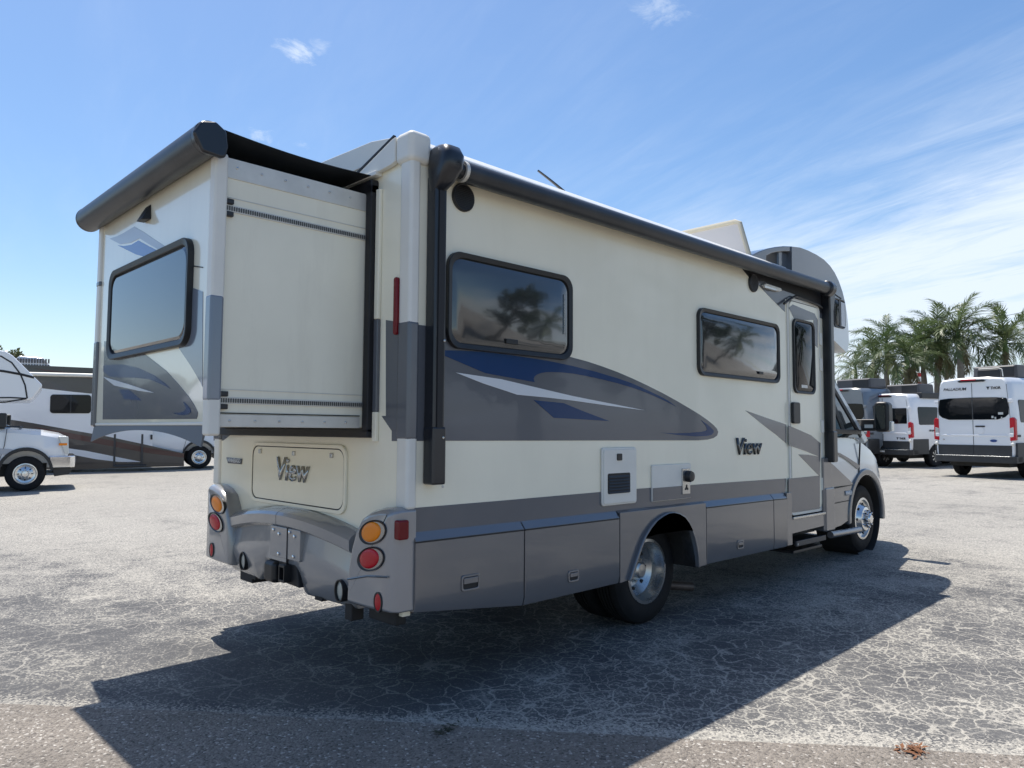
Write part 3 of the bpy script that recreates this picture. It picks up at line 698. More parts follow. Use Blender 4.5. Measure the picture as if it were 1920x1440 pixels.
skirt('skirt_filler', (xd1+0.008, zt_e, zb_e), (xe, ST(1474, 923)[1], SB(1477, 1025)[1]))
# wheel-arch panel
arch = [(1182, 1087), (1190, 1057), (1200.6, 1025), (1208, 1007), (1217.5, 991), (1228, 978.5), (1240, 969.7), (1249, 965), (1258.8, 963.5), (1269, 966), (1279.4, 972.5), (1287, 983), (1292.5, 995), (1297.5, 1009), (1301, 1025), (1304, 1043), (1305.6, 1064)]
outer = [(xc+0.004, zt_c-0.045), (xc+0.004, zt_c-0.0), (xd0-0.006, zt_d), (xd0-0.006, zt_d-0.045), (xd0-0.006, SB(1318, 1061)[1])]
ap = [S(*p, -0.036) for p in arch]
MB().prism([(xc+0.004, zb_c), (xc+0.004, zt_c-0.012), (xd0-0.006, zt_d-0.012), (xd0-0.006, SB(1318, 1061)[1])]+ap[::-1], 'y', 0.06, -0.036).build('wheel_arch_panel', GREYM, RV, bevel=0.004)
MB().loft([[(x, 0.03, z), (x, 0.0, z), (x, -0.036, z-0.03), (x, 0.03, z-0.03)] for x, z in ((xc+0.004, zt_c), (xd0-0.006, zt_d))]).build('arch_ledge', GREYM, RV)
ctr = (sum(p[0] for p in ap)/len(ap), sum(p[1] for p in ap)/len(ap)-0.05)
apo = [(ctr[0]+(p[0]-ctr[0])*1.085, ctr[1]+(p[1]-ctr[1])*1.085) for p in ap]
apo[0] = (apo[0][0], ap[0][1]); apo[-1] = (apo[-1][0], ap[-1][1])
MB().prism(apo+ap[::-1], 'y', 0.0, -0.062).build('arch_lip', GREYM, RV, bevel=0.010, seg=3)
# arch inner wall seen past the tyre
inn = MB(); n = len(ap)
inn.add([(p[0], -0.03, p[1]) for p in ap]+[(p[0], 0.75, p[1]) for p in ap], [(i, i+1, n+i+1, n+i) for i in range(n-1)])
inn.build('wheel_well', DKSTEEL, RV, smooth=True)
# panel below the entry door, door sill, step
xs1 = S(1556, 960, -0.02)[0]
lowp = MB().prism([(xe+0.008, SB(1480, 1023)[1]), (xe+0.008, zt_e-0.005), (dx0-0.012, zt_e-0.005), (dx0-0.012, dz0-0.012), (xs1, dz0-0.012), (xs1, SB(1547, 985)[1]), (S(1486, 1002, -.03)[0], SB(1486, 1001)[1]), (S(1486, 1002, -.03)[0], SB(1486, 1022)[1])], 'y', 0.05, -0.03).build('door_sill_panel', GREYM, RV, bevel=0.004)
MB().box(dx0, dx1, -0.04, -0.02, dz0-0.03, dz0-0.008).build('door_sill', STEEL, RV, bevel=0.004)
stx0, stx1 = S(1487, 1015, 0.0)[0], S(1545, 1000, 0.0)[0]
stz = S(1500, 1010, 0.0)[1]
stp = MB().box(stx0+0.03, stx1, -0.005, 0.28, stz-0.045, stz-0.02).build('entry_step', BLACKP, RV, bevel=0.005)
MB().box(stx0+0.03, stx1, -0.02, 0.0, stz-0.06, stz-0.012).build('step_edge', mat('step_trim', (0.06, 0.058, 0.058), 0.5), stp, bevel=0.004)
MB().box(stx0+0.05, stx1, 0.02, 0.26, stz-0.13, stz-0.105).build('step_tread', BLACKP, stp, bevel=0.004)
MB().box(stx0+0.05, stx0+0.06, -0.023, -0.017, stz-0.048, stz-0.03).build('step_lamp', CLEAR, stp)
# grey post forward of the door (rear edge of the cab)
px0, px1 = S(1544, 930, -0.03)[0], S(1557, 930, -0.03)[0]
MB().box(px0, px1+0.03, -0.035, 0.10, S(1548, 996, -.03)[1], S(1548, 858, -.03)[1]).build('door_post', GREYM, RV, bevel=0.012, seg=3)
MB().box(px0+0.02, px1+0.075, -0.045, 0.14, S(1553, 996, -.03)[1], S(1553, 914, -.03)[1]).build('skirt_end', GREYM, RV, bevel=0.018, seg=3)

# ---- underbody
MB().box(0.1, 1.72, 0.2, 2.13, 0.50, 0.70).build('underbody', DKSTEEL, RV)
MB().box(2.95, 5.2, 0.2, 2.13, 0.40, 0.70).build('underbody', DKSTEEL, RV)
for y_ in (0.72, 1.55): MB().box(-0.05, 6.9, y_, y_+0.08, 0.42, 0.58).build('chassis_rail', DKSTEEL, RV)
MB().tube([(2.27, 0.35, 0.372), (2.27, 2.0, 0.372)], 0.06, 12).build('rear_axle', DKSTEEL, RV, smooth=True)
MB().lathe([(0.02, -0.16), (0.13, -0.10), (0.16, 0), (0.13, 0.10), (0.02, 0.16)], (2.27, 1.16, 0.37), 'x', 16).build('differential', DKSTEEL, RV, smooth=True)
exx, exz = S(1308, 1101, 0.30)
MB().tube([(exx-0.9, 0.62, exz+0.05), (exx-0.35, 0.52, exz+0.04), (exx-0.02, 0.34, exz)], 0.036, 14).build('exhaust_pipe', RUST, RV, smooth=True)
ms, mz = Q(845, 1152, 0.25)
MB().tube([(0.02, 0.16, 0.435), (0.5, 0.10, 0.47), (0.78, 0.06, 0.49)], 0.018, 8).build('support_strut', RUST, RV, smooth=True)
MB().box(-0.02, 0.05, 0.06, 0.30, 0.40, 0.50).build('stabiliser_bracket', DKSTEEL, RV, bevel=0.01)

# ---- wheels
for yo, out, sty in ((0.15, -1, 'dish'), (0.40, -1, 'dish'), (W-0.15, 1, 'dish'), (W-0.40, 1, 'dish')):
    wheel(RV, 2.27, yo, 0.376, out, style=sty)
FZ = 0.378+LOT*(6.50-2.27)
wheel(RV, 6.50, 0.21, FZ, -1, style='front'); wheel(RV, 6.50, W-0.21, FZ, 1, style='front')

# ---- rear bumper: centre piece, step lip, corner pods, hitch
def ytop(y): return Q(540, 958, -0.09)[1]-0.055*((y-1.12)/0.62)**2
secs = []; lip = []
ys_ = [0.40+i*(1.93-0.40)/28 for i in range(29)]
for y in ys_:
    z = ytop(y); xx = -0.045+0.03*((y-1.16)/0.76)**2
    lip.append([(0.03, y, z+0.015), (-0.035, y, z+0.012), (xx-0.055, y, z-0.012), (xx-0.07, y, z-0.03), (xx-0.068, y, z-0.085), (xx-0.05, y, z-0.10), (0.03, y, z-0.10)])
    zb = 0.43 if abs(y-1.17) > 0.25 else 0.55
    if 0.21 < abs(y-1.17) < 0.27: zb = 0.48
    secs.append([(0.03, y, z-0.09), (xx-0.03, y, z-0.09), (xx-0.045, y, z-0.20), (xx-0.055, y, 0.60), (xx-0.02, y, zb+0.02), (xx+0.0, y, zb), (0.03, y, zb)])
mid = min(range(len(ys_)), key=lambda i: abs(ys_[i]-1.18))
BUMP = mat('bumper_paint', (0.30, 0.305, 0.315), 0.24, metal=0.3, coat=0.7, var=0.06, vscale=1.4, wave=0.2)
bc = MB().loft(secs).build('rear_bumper', BUMP, RV, smooth=True, angle=40)
for sl_ in (lip[:mid+1], [[(p[0], p[1]+(0.006 if k == 0 else 0), p[2]) for p in r_] for k, r_ in enumerate(lip[mid:])]):
    MB().loft(sl_).build('step_lip', BUMP, bc, smooth=True, angle=25)
# number-plate hinge panel in the middle
hp = MB().prism(rrect(*sorted((Q(506, 1000, -.11)[0], Q(562, 1000, -.11)[0])), Q(535, 1048, -.11)[1], Q(535, 990, -.11)[1], 0.01), 'x', -0.108, -0.07).build('hinge_panel', BUMP, bc, bevel=0.004)
MB().box(-0.112, -0.07, Q(538, 1020, -.11)[0]-0.003, Q(538, 1020, -.11)[0]+0.003, 0.56, ytop(1.2)-0.095).build('panel_joint', SEAL, bc)
for p in ((513, 993), (523, 1001), (543, 998), (552, 1006), (522, 1038), (550, 1044)):
    yy, zz = Q(*p, -0.11); MB().lathe([(0.010, 0.0), (0.010, -0.008), (0.002, -0.012)], (-0.107, yy, zz), 'x', 10).build('bolt', CHROME, bc, smooth=True)
# pods
def pod(sgn, y_out):
    def Y(v): return y_out+sgn*v
    out_ = [(Y(-0.022), 0.485), (Y(-0.022), 0.985), (Y(0.02), 1.0), (Y(0.10), 0.995), (Y(0.19), 0.975), (Y(0.27), 0.935), (Y(0.32), 0.865), (Y(0.36), 0.775), (Y(0.385), 0.66), (Y(0.395), 0.52), (Y(0.395), 0.475), (Y(0.2), 0.475), (Y(0.06), 0.48)]
    ins = [(Y(0.02), 0.50), (Y(0.02), 0.96), (Y(0.04), 0.97), (Y(0.10), 0.965), (Y(0.18), 0.945), (Y(0.25), 0.91), (Y(0.30), 0.845), (Y(0.335), 0.76), (Y(0.36), 0.655), (Y(0.37), 0.525), (Y(0.37), 0.49), (Y(0.2), 0.49), (Y(0.08), 0.495)]
    rings = [[(0.045, a, b) for a, b in out_], [(-0.055, a, b) for a, b in out_], [(-0.092, a*0.6+c*0.4, b*0.6+d*0.4) for (a, b), (c, d) in zip(out_, ins)], [(-0.105, a, b) for a, b in ins]]
    o = MB().loft(rings).build('bumper_pod', BUMP, RV, bevel=0.012, seg=3)
    return o
pr_ = pod(1, 0.0); pl2 = pod(-1, W-0.11)
PXR = -0.105
def oval_lamp(parent, cy, cz, m, rot, rx=0.120, rz=0.060):
    b = MB()
    o_ = circle2(cy, cz, rx, rz, 32, rot=rot); i_ = circle2(cy, cz, rx*0.88, rz*0.85, 32, rot=rot)
    h = MB().frame(o_, i_, 'x', PXR+0.01, PXR-0.010, inner_b=PXR-0.004).build('lamp_bezel', BLACKP, parent, smooth=True, angle=30)
    MB().prism(i_, 'x', PXR+0.006, PXR-0.0035).build('reflector', MCHROME, h)
    cc = cy+rx*0.13
    rings = [[(PXR-d, p[0], p[1]) for p in circle2(cc, cz, rx*0.74*k, rz*0.84*k, 28, rot=rot)] for d, k in ((0.0, 1), (0.006, 0.97), (0.010, 0.85), (0.013, 0.6), (0.014, 0.2))]
    MB().loft(rings).build('lens', m, h, smooth=True, angle=60)
for prn, pts in ((pr_, (((700, 998), AMBER), ((696.5, 1048), RED))),):
    for (px_, py_), m in pts:
        cy, cz = Q(px_, py_, PXR); oval_lamp(prn, cy, cz, m, rad(-14))
for (px_, py_), m in (((409, 945), AMBER), ((405.5, 979), RED)):
    cy, cz = Q(px_, py_, PXR); oval_lamp(pl2, cy, cz, m, rad(14))
for prn, (px_, py_) in ((pr_, (709.5, 1129)), (pl2, (397.5, 1031))):
    cy, cz = Q(px_, py_, PXR)
    l = MB().frame(circle2(cy, cz, 0.036, 0.05, 24), circle2(cy, cz, 0.028, 0.042, 24), 'x', PXR+0.02, PXR-0.006).build('reflector_bezel', BLACKP, prn, smooth=True)
    MB().loft([[(PXR-d, a, b) for a, b in circle2(cy, cz, 0.028*k, 0.042*k, 20)] for d, k in ((-0.01, 1), (0.004, 1), (0.008, 0.5))]).build('reflector', RED, l, smooth=True)
# crease across the pod
MB().tube([(PXR-0.001, Q(652, 1086, PXR)[0], Q(652, 1086, PXR)[1]), (PXR-0.001, Q(690, 1080, PXR)[0], Q(690, 1080, PXR)[1]), (PXR-0.001, Q(728, 1082, PXR)[0], Q(728, 1082, PXR)[1])], 0.006, 6).build('crease', GREYD, pr_, smooth=True)
# back-up lamps in the centre piece
for (px_, py_) in ((636, 1108), (455, 1052)):
    cy, cz = Q(px_, py_, -0.085)
    l = MB().frame(circle2(cy, cz, 0.044, 0.060, 24), circle2(cy, cz, 0.038, 0.053, 24), 'x', -0.02, -0.090).build('reversing_lamp', BLACKP, bc, smooth=True)
    MB().loft([[(-0.055-d, a, b) for a, b in circle2(cy, cz, 0.04*k, 0.054*k, 20)] for d, k in ((0, 1), (0.02, 0.98), (0.028, 0.6))]).build('lens', mat('reversing_lens', (0.42, 0.43, 0.38), 0.15, coat=0.5), l, smooth=True)
# side marker on the right pod
mx, mz0 = S(754, 1012, -0.03)[0], S(754, 1012, -0.03)[1]
MB().prism(rrect(S(744, 995, -.03)[0], S(763.5, 995, -.03)[0], mz0, S(754, 975, -.03)[1], 0.012), 'y', 0.0, -0.05).build('side_marker', DRED, pr_, bevel=0.010, seg=3)
# hitch
yh, zh = Q(533, 1075, -0.12)
MB().frame(rrect(yh-0.034, yh+0.034, zh-0.05, zh+0.05, 0.006), rrect(yh-0.025, yh+0.025, zh-0.036, zh+0.036, 0.004), 'x', -0.02, -0.14).build('hitch_receiver', BLACKP, RV, bevel=0.002)
MB().prism([(yh-0.13, zh-0.07), (yh-0.09, zh+0.09), (yh+0.09, zh+0.10), (yh+0.14, zh+0.0), (yh+0.14, zh-0.06)], 'x', -0.02, -0.095).build('hitch_plate', SEAL, RV, bevel=0.006)
MB().box(-0.13, -0.03, yh+0.12, yh+0.26, zh-0.08, zh+0.05).build('hitch_connector', BLACKP, RV, bevel=0.03, seg=3)
MB().tube([(0.10, 0.35, 0.46), (0.10, 2.0, 0.46)], 0.045, 10).build('hitch_crossbar', DKSTEEL, RV)
MB().box(-0.04, 0.04, 0.43, 0.50, 0.36, 0.46).build('skid_bracket', DKSTEEL, RV, bevel=0.008)
MB().box(-0.04, 0.10, 1.62, 1.80, 0.385, 0.46).build('skid_bracket', DKSTEEL, RV, bevel=0.008)

# ---- rear wall: hatch, emblem, badge
hy0, hy1 = Q(652, 900)[0], Q(473, 900)[0]; hz0_, hz1_ = Q(560, 952, 0)[1]+0.0, Q(560, 831.5, 0)[1]
o_ = rrect(hy0, hy1, hz0_, hz1_, 0.07, 7)
hatch2 = MB().prism(inset(o_, 0.014), 'x', 0.0, -0.010).build('storage_hatch', CREAMW, RV, bevel=0.003)
MB().frame(o_, inset(o_, 0.022), 'x', 0.0, -0.016).build('hatch_frame', CREAMW, hatch2, bevel=0.004)
MB().frame(inset(o_, 0.022), inset(o_, 0.028), 'x', -0.004, -0.0115).build('hatch_gap', SEAL, hatch2)
for p in ((489, 846), (552, 850), (623, 854)):
    yy, zz = Q(*p, -0.01); MB().box(-0.022, -0.008, yy-0.014, yy+0.014, zz-0.014, zz+0.014).build('hatch_latch', STEEL, hatch2, bevel=0.004)
vy0, vy1 = Q(521, 880, -0.01)[0], Q(582, 880, -0.01)[0]
place_text('emblem', 'View', MCHROME, hatch2, (-0.010, vy0, Q(540, 901.5, -.01)[1]), (0, -1, 0), (0, 0, 1), abs(vy1-vy0), Q(530, 856, -.01)[1]-Q(530, 900, -.01)[1], 0.012, 0.14, 0.010)
by0, by1 = Q(426, 865)[0], Q(454.5, 865)[0]
bd = MB().prism([Q(426, 857.5), Q(455, 860), Q(453.5, 870.5), Q(429, 868.5)], 'x', 0.0, -0.008).build('maker_badge', GREYD, RV, bevel=0.002)
place_text('lettering', 'WINNEBAGO', SILV, bd, (-0.0075, by0-0.02, Q(440, 867, 0)[1]), (0, -1, 0), (0, 0, 1), abs(by1-by0)-0.035, 0.028, 0.002, 0, 0.01)
# tall clearance reflector on the corner trim
cy_, _z = Q(744, 575, -0.02)
MB().prism(rrect(cy_-0.016, cy_+0.016, Q(744, 628, -.02)[1], Q(744, 520, -.02)[1], 0.015), 'x', -0.012, -0.034).build('clearance_lamp', DRED, RV, bevel=0.006)

# ---- slide-out (box, fascia, racks, window, topper)
SX = -0.872
sy0, sy1, sz0, sz1 = 0.350, 2.125, 1.400, 2.665
slide = MB().box(SX+0.03, 0.02, sy0+0.012, sy1-0.012, sz0, sz1).build('slide_out', CREAM2, RV, bevel=0.004)
fy0, fy1 = 0.335, 2.14
MB().box(SX, SX+0.045, fy0+0.05, fy1-0.05, sz0-0.005, sz1+0.015).build('fascia', CREAM, slide, bevel=0.004)
for a, b in ((fy0-0.004, fy0+0.062), (fy1-0.062, fy1+0.004)):
    MB().box(SX-0.014, SX+0.05, a, b, sz0-0.045 if a < 1 else sz0, sz1+0.02).build('fascia_post', WTRIM, slide, bevel=0.014, seg=3)
def sd(name, m, pts, lay=1): return MB().prism([Q(*p, SX) for p in pts], 'x', SX-0.0022*lay, SX+0.001).build(name, m, slide)
sd('grey_wave', LGREY, [(206, 447.5), (220, 443), (233, 436.5), (252, 425), (268, 434), (290, 449), (318, 467), (303, 471), (285, 461), (262, 447), (246, 455), (226, 458)])
sd('blue_wave', mat('mid_blue_graphic', (0.07, 0.13, 0.36), 0.25, coat=0.5), [(221, 460), (233, 461.5), (247, 459), (260, 451), (280, 462), (300, 472), (277, 483), (255, 477)])
sd('grey_field', GREY, [(196, 640), (207, 640), (225, 662), (272, 664), (290, 678), (312, 695), (335, 720), (354, 743), (364, 758), (371.5, 773), (371, 780), (369, 785.5), (280, 786.2), (193, 786.5)])
sd('grey_panel', mat('grey_blue_graphic', (0.17, 0.20, 0.245), 0.16, coat=0.7, wave=0.05), [(350, 536), (363, 540), (381, 547), (380, 725), (377, 718), (359, 687), (336, 653), (340, 640)])
sd('blue_ribbon', BLUE, [(195, 686), (215, 683.5), (230, 683.5), (260, 690), (290, 704), (308, 717), (321, 729), (303, 720), (281, 711), (250, 708), (225, 708), (207, 706), (195, 697)], 2)
sd('silver_dart', SILV, [(194.5, 706.5), (240, 720), (290, 736.5), (262, 733), (240, 728), (216, 723)], 2)
sd('blue_blade', BLUE, [(225, 730), (242, 730.5), (266, 751), (250, 750), (234, 748.5)], 2)
sd('blue_hook', BLUE, [(345, 753.5), (353, 760), (357.5, 766), (359, 773), (355, 777), (346, 778.5), (336, 777.5), (324, 774.5), (338, 774), (347, 771), (350, 765)], 2)
sd('black_pin', SEAL, [(362, 497.5), (381, 500.5), (381, 502.5), (362, 500)])
# corner posts carry the paint bands too
MB().box(SX-0.0162, SX+0.04, fy1-0.064, fy1+0.0062, sz0-0.004, Q(185, 640, SX)[1]).build('post_band', GREY, slide, bevel=0.014, seg=3)
MB().box(SX-0.0162, SX+0.04, fy1-0.064, fy1+0.0062, Q(187, 540, SX)[1], Q(187, 528, SX)[1]).build('post_band', GREY, slide, bevel=0.014, seg=3)
MB().box(SX-0.0162, SX+0.048, fy0-0.0062, fy0+0.064, Q(395, 752, SX)[1], Q(398, 552, SX)[1]).build('post_band', MATS['grey_blue_graphic'], slide, bevel=0.014, seg=3)
# bottom rail and flared skirt
MB().box(SX-0.006, SX+0.03, fy0+0.06, fy1-0.06, sz0+0.004, sz0+0.018).build('bottom_rail', WTRIM, slide, bevel=0.003)
sk = MB(); rings = []
for i in range(21):
    t = i/20.0; y = fy0+0.055+t*(fy1-0.03-fy0-0.055)
    dz = 0.022+0.075*(abs(2*t-1)**2.2)
    rings.append([(SX-0.002, y, sz0+0.003), (SX-0.006-0.12*dz, y, sz0-dz), (SX+0.002-0.12*dz, y, sz0-dz), (SX+0.012, y, sz0+0.003)])
sk.loft(rings).build('fascia_skirt', mat('skirt_matte_grey', (0.13, 0.14, 0.155), 0.5, spec=0.3), slide, smooth=True)
# slide window
wy0, wy1 = Q(361.5, 560, SX)[0], Q(211, 600, SX)[0]
wz1 = Q(290, 477, SX)[1]; wz0 = Q(290, 660, SX)[1]
o_ = rrect(wy0, wy1, wz0, wz1, 0.085, 7); i_ = inset(o_, 0.032)
sw = MB().frame(o_, i_, 'x', SX+0.005, SX-0.032, inner_b=SX-0.024).build('window', BLACKP, slide, bevel=0.005)
gl = MB(); c0 = [(SX-0.010, *p) for p in inset(o_, 0.029)]; c1 = [(SX-0.020, *p) for p in inset(o_, 0.05)]; n = len(c0)
gl.loft([c0, c1], caps=False); gl.f.append(tuple(range(n, 2*n)))
gl.build('pane', mat('slide_window_glass', (0.02, 0.026, 0.034), 0.03, spec=0.9, coat=0.6, wave=0.03), sw, smooth=True, angle=4)
# clearance lamp (little wedge)
cy, cz = Q(278, 400, SX)
MB().loft([[(SX, cy-0.055, cz-0.045), (SX, cy+0.055, cz-0.045), (SX, cy+0.045, cz+0.045), (SX, cy-0.045, cz+0.045)], [(SX-0.05, cy-0.04, cz-0.05), (SX-0.05, cy+0.04, cz-0.05), (SX-0.02, cy+0.035, cz+0.01), (SX-0.02, cy-0.035, cz+0.01)]]).build('marker_lamp', BLACKP, slide, bevel=0.006)
# side panel details: angles, gear racks, blocks, screws
py_ = sy0+0.012
MB().box(SX+0.045, -0.03, py_-0.005, py_+0.002, sz1-0.085, sz1+0.012).build('top_angle', ALU, slide, bevel=0.002)
MB().box(SX+0.045, -0.06, py_-0.006, py_+0.002, sz0-0.004, sz0+0.055).build('bottom_angle', ALU, slide, bevel=0.002)
MB().box(SX+0.045, -0.06, py_-0.0055, py_+0.002, sz0+0.0585, sz0+0.064).build('panel_seam', SEAL, slide)
def rack(zc):
    MB().box(SX+0.05, -0.03, py_-0.006, py_+0.002, zc-0.016, zc+0.016).build('gear_rack', ALU, slide)
    t = MB(); x = SX+0.055
    while x < -0.04:
        t.box(x, x+0.0055, py_-0.0105, py_-0.004, zc-0.010, zc+0.010); x += 0.0115
    t.build('rack_teeth', mat('rack_dark', (0.10, 0.10, 0.09), 0.5, metal=0.4), slide)
    MB().box(SX+0.055, -0.03, py_-0.0035, py_+0.002, zc+0.05, zc+0.054).build('rack_channel', ALU, slide)
    for s_ in (0.03, -0.03):
        MB().box(SX+0.045, SX+0.085, py_-0.022, py_+0.002, zc+s_-0.012, zc+s_+0.012).build('rack_block', BLACKP, slide, bevel=0.004)
rack(S(550, 417, py_)[1]); rack(S(550, 755, py_)[1])
for k in range(6):
    x = SX+0.10+k*0.125
    for zc in (sz1-0.03, sz0+0.025):
        MB().lathe([(0.006, 0), (0.006, -0.004), (0.001, -0.006)], (x, py_-0.005, zc), 'y', 8).build('screw', STEEL, slide, smooth=True)
# topper awning: roller tube, end caps, vinyl sheet
TXc, TZc, TR = SX-0.058, 2.722, 0.076
ty0, ty1 = 0.40, 2.22
ty0 = Q(392, 262, TXc)[0]; ty1 = Q(160, 415, TXc-0.02)[0]
tp = MB().tube([(TXc, ty0+0.02, TZc), (TXc, ty1-0.02, TZc)], TR, 32).build('topper_roller', AWNF, slide, smooth=True, angle=40)
for a, b in ((ty0-0.02, ty0+0.02), (ty1-0.02, ty1+0.005)):
    MB().lathe([(TR*1.02, a), (TR*1.02, b)], (TXc, 0, TZc), 'y', 32).build('roller_cap', AWNB, tp, bevel=0.006)
MB().prism([(TXc-0.05, TZc+0.06), (TXc+0.02, TZc+0.078), (TXc+0.07, TZc+0.045), (TXc+0.08, TZc-0.03), (SX+0.012, sz1-0.02), (SX-0.01, sz1-0.03), (TXc-0.04, TZc-0.08), (TXc-0.085, TZc)], 'y', ty0-0.032, ty0-0.005).build('topper_bracket', AWNB, tp, bevel=0.012, seg=3)
sheet = MB(); rows = []
for i in range(13):
    t = i/12.0; x = TXc+0.02+t*(-0.005-TXc-0.02); z = TZc+TR-0.005+t*(2.775-TZc-TR+0.005)-0.02*math.sin(math.pi*t)
    rows.append([(x, ty0+0.01, z), (x, ty1-0.03, z), (x, ty1-0.03, z-0.003), (x, ty0+0.01, z-0.003)])
sheet.loft(rows).build('topper_sheet', AWNF, slide, smooth=True)
# white rail that holds the topper, black seals round the opening, light trim strip
MB().box(-0.045, 0.0, 0.27, sy1+0.06, 2.765, 2.792).build('topper_rail', WTRIM, RV, bevel=0.005)
MB().box(-0.05, 0.0, sy0-0.048, sy0+0.006, sz0-0.03, sz1+0.06).build('slide_seal', SEAL, RV, bevel=0.008)
MB().box(-0.05, 0.0, sy0-0.048, sy1+0.045, sz0-0.055, sz0-0.004).build('slide_seal', SEAL, RV, bevel=0.008)
MB().box(-0.05, 0.0, sy0-0.048, sy1+0.045, sz1+0.005, sz1+0.085).build('slide_seal', SEAL, RV, bevel=0.008)
MB().box(-0.05, 0.0, sy1-0.006, sy1+0.045, sz0-0.03, sz1+0.06).build('slide_seal', SEAL, RV, bevel=0.008)
zsp = Q(716, 598)[1]; zsl = Q(716, 772)[1]
for z_a, z_b, m in ((sz0-0.075, zsl, CREAMW), (zsl, zsp, GREY), (zsp, sz1+0.03, CREAMW)):
    MB().box(-0.022, 0.0, sy0-0.088, sy0-0.05, z_a, z_b).build('opening_trim', m, RV, bevel=0.005)

# ---- patio awning
ax0 = S(797, 600, 0.0)[0]
arm = MB().box(ax0, ax0+0.075, -0.08, 0.0, S(808, 905, -.08)[1], 2.72).build('awning_arm', AWNB, RV, bevel=0.010, seg=3)
MB().box(ax0+0.02, ax0+0.055, -0.086, -0.078, S(808, 880, -.08)[1], 2.64).build('arm_channel', SEAL, arm)
MB().box(ax0-0.004, ax0+0.082, -0.088, 0.0, S(808, 910, -.08)[1], S(808, 800, -.08)[1]).build('arm_foot', AWNB, arm, bevel=0.012, seg=3)
for zc in (2.66, 1.85, 1.35, 1.10):
    MB().lathe([(0.007, 0), (0.007, -0.004), (0.001, -0.006)], (ax0+0.06, -0.086, zc), 'y', 8).build('rivet', STEEL, arm, smooth=True)
cap_rings = []
for z, xa_, xb_, ya_ in ((2.685, 0.0, 0.085, -0.085), (2.74, -0.01, 0.12, -0.15), (2.80, -0.015, 0.15, -0.19), (2.87, -0.012, 0.155, -0.195), (2.915, 0.0, 0.145, -0.17), (2.935, 0.02, 0.12, -0.12)):
    cap_rings.append([(ax0+p[0], p[1], z-0.055) for p in rrect(xa_, xb_*0.78, ya_*0.92, -0.004, 0.035, 4)])
MB().loft(cap_rings).build('awning_head', AWNB, arm, smooth=True, angle=60)
tube_y = -0.10
t0 = S(870, 323, tube_y); t1 = S(1548, 540, tube_y)
tb = MB().tube([(t0[0], tube_y, t0[1]), (t1[0], tube_y, t1[1])], 0.057, 28).build('awning_roller', AWNF, RV, smooth=True, angle=40)
dv = Vector((t1[0]-t0[0], 0, t1[1]-t0[1])).normalized()
pA = Vector((t0[0], tube_y, t0[1]))
MB().tube([pA-dv*0.05, pA+dv*0.0], 0.042, 20).build('roller_end', AWNB, tb, smooth=True, angle=30)
MB().tube([pA-dv*0.022, pA+dv*0.004], 0.056, 28).build('roller_collar', ALU, tb, smooth=True, angle=30)
MB().box(t0[0]+0.0, t1[0], -0.05, 0.0, t0[1]+0.02, t0[1]+0.05).build('awning_rail', WTRIM, tb)
fx0 = S(1543, 700, 0.0)[0]
farm = MB().box(fx0, fx0+0.085, -0.085, 0.0, S(1547, 866, -.08)[1], t1[1]).build('awning_arm', AWNB, RV, bevel=0.014, seg=3)
MB().box(fx0-0.006, fx0+0.092, -0.095, 0.0, S(1547, 868, -.08)[1], S(1547, 808, -.08)[1]).build('arm_foot', AWNB, farm, bevel=0.014, seg=3)
MB().tube([(t1[0]-0.01, tube_y, t1[1]), (t1[0]+0.10, tube_y, t1[1]-0.005)], 0.076, 24).build('awning_head', AWNB, farm, smooth=True, bevel=0.02)
MB().loft([[(fx0-0.02, -0.09, t1[1]-0.02), (fx0+0.13, -0.09, t1[1]-0.02), (fx0+0.13, 0, t1[1]-0.02), (fx0-0.02, 0, t1[1]-0.02)], [(fx0, -0.085, t1[1]-0.22), (fx0+0.085, -0.085, t1[1]-0.22), (fx0+0.085, 0, t1[1]-0.22), (fx0, 0, t1[1]-0.22)]]).build('head_bracket', AWNB, farm, bevel=0.015)

# ---- roof hatch standing open, whip antenna
hX = 3.75
pts = [Q(1262, 441, hX), Q(1378, 415.5, hX), Q(1387, 418, hX), Q(1410, 497, hX), Q(1262, 520, hX)]
lid = MB().prism(pts, 'x', hX, hX+0.02).build('roof_vent_lid', mat('milky_plastic', (0.62, 0.585, 0.56), 0.3, coat=0.3), RV)
fr = [pts[0], pts[1], pts[2], pts[3]]
def seg3(a, b): return [(hX-0.015, a[0], a[1]), (hX-0.015, b[0], b[1])]
MB().tube([(hX-0.0, p[0], p[1]) for p in fr], 0.022, 8).build('lid_rim', mat('aged_cream_plastic', (0.50, 0.46, 0.36), 0.5), lid, smooth=True)
aX, aZ = S(1075, 369, 0.75); bX, bZ = S(1009, 320, 0.75)
pts = []
for i in range(9):
    t = i/8.0; cx_ = aX+(bX-aX)*t; cz_ = aZ-0.04+(bZ-aZ+0.04)*(t**0.75)
    pts.append((cx_, 0.75, cz_))
MB().tube([(aX+0.02, 0.75, ZT+0.1)]+pts, [0.014]+[0.014-0.0007*i for i in range(9)], 7).build('whip_antenna', AWNB, RV, smooth=True)

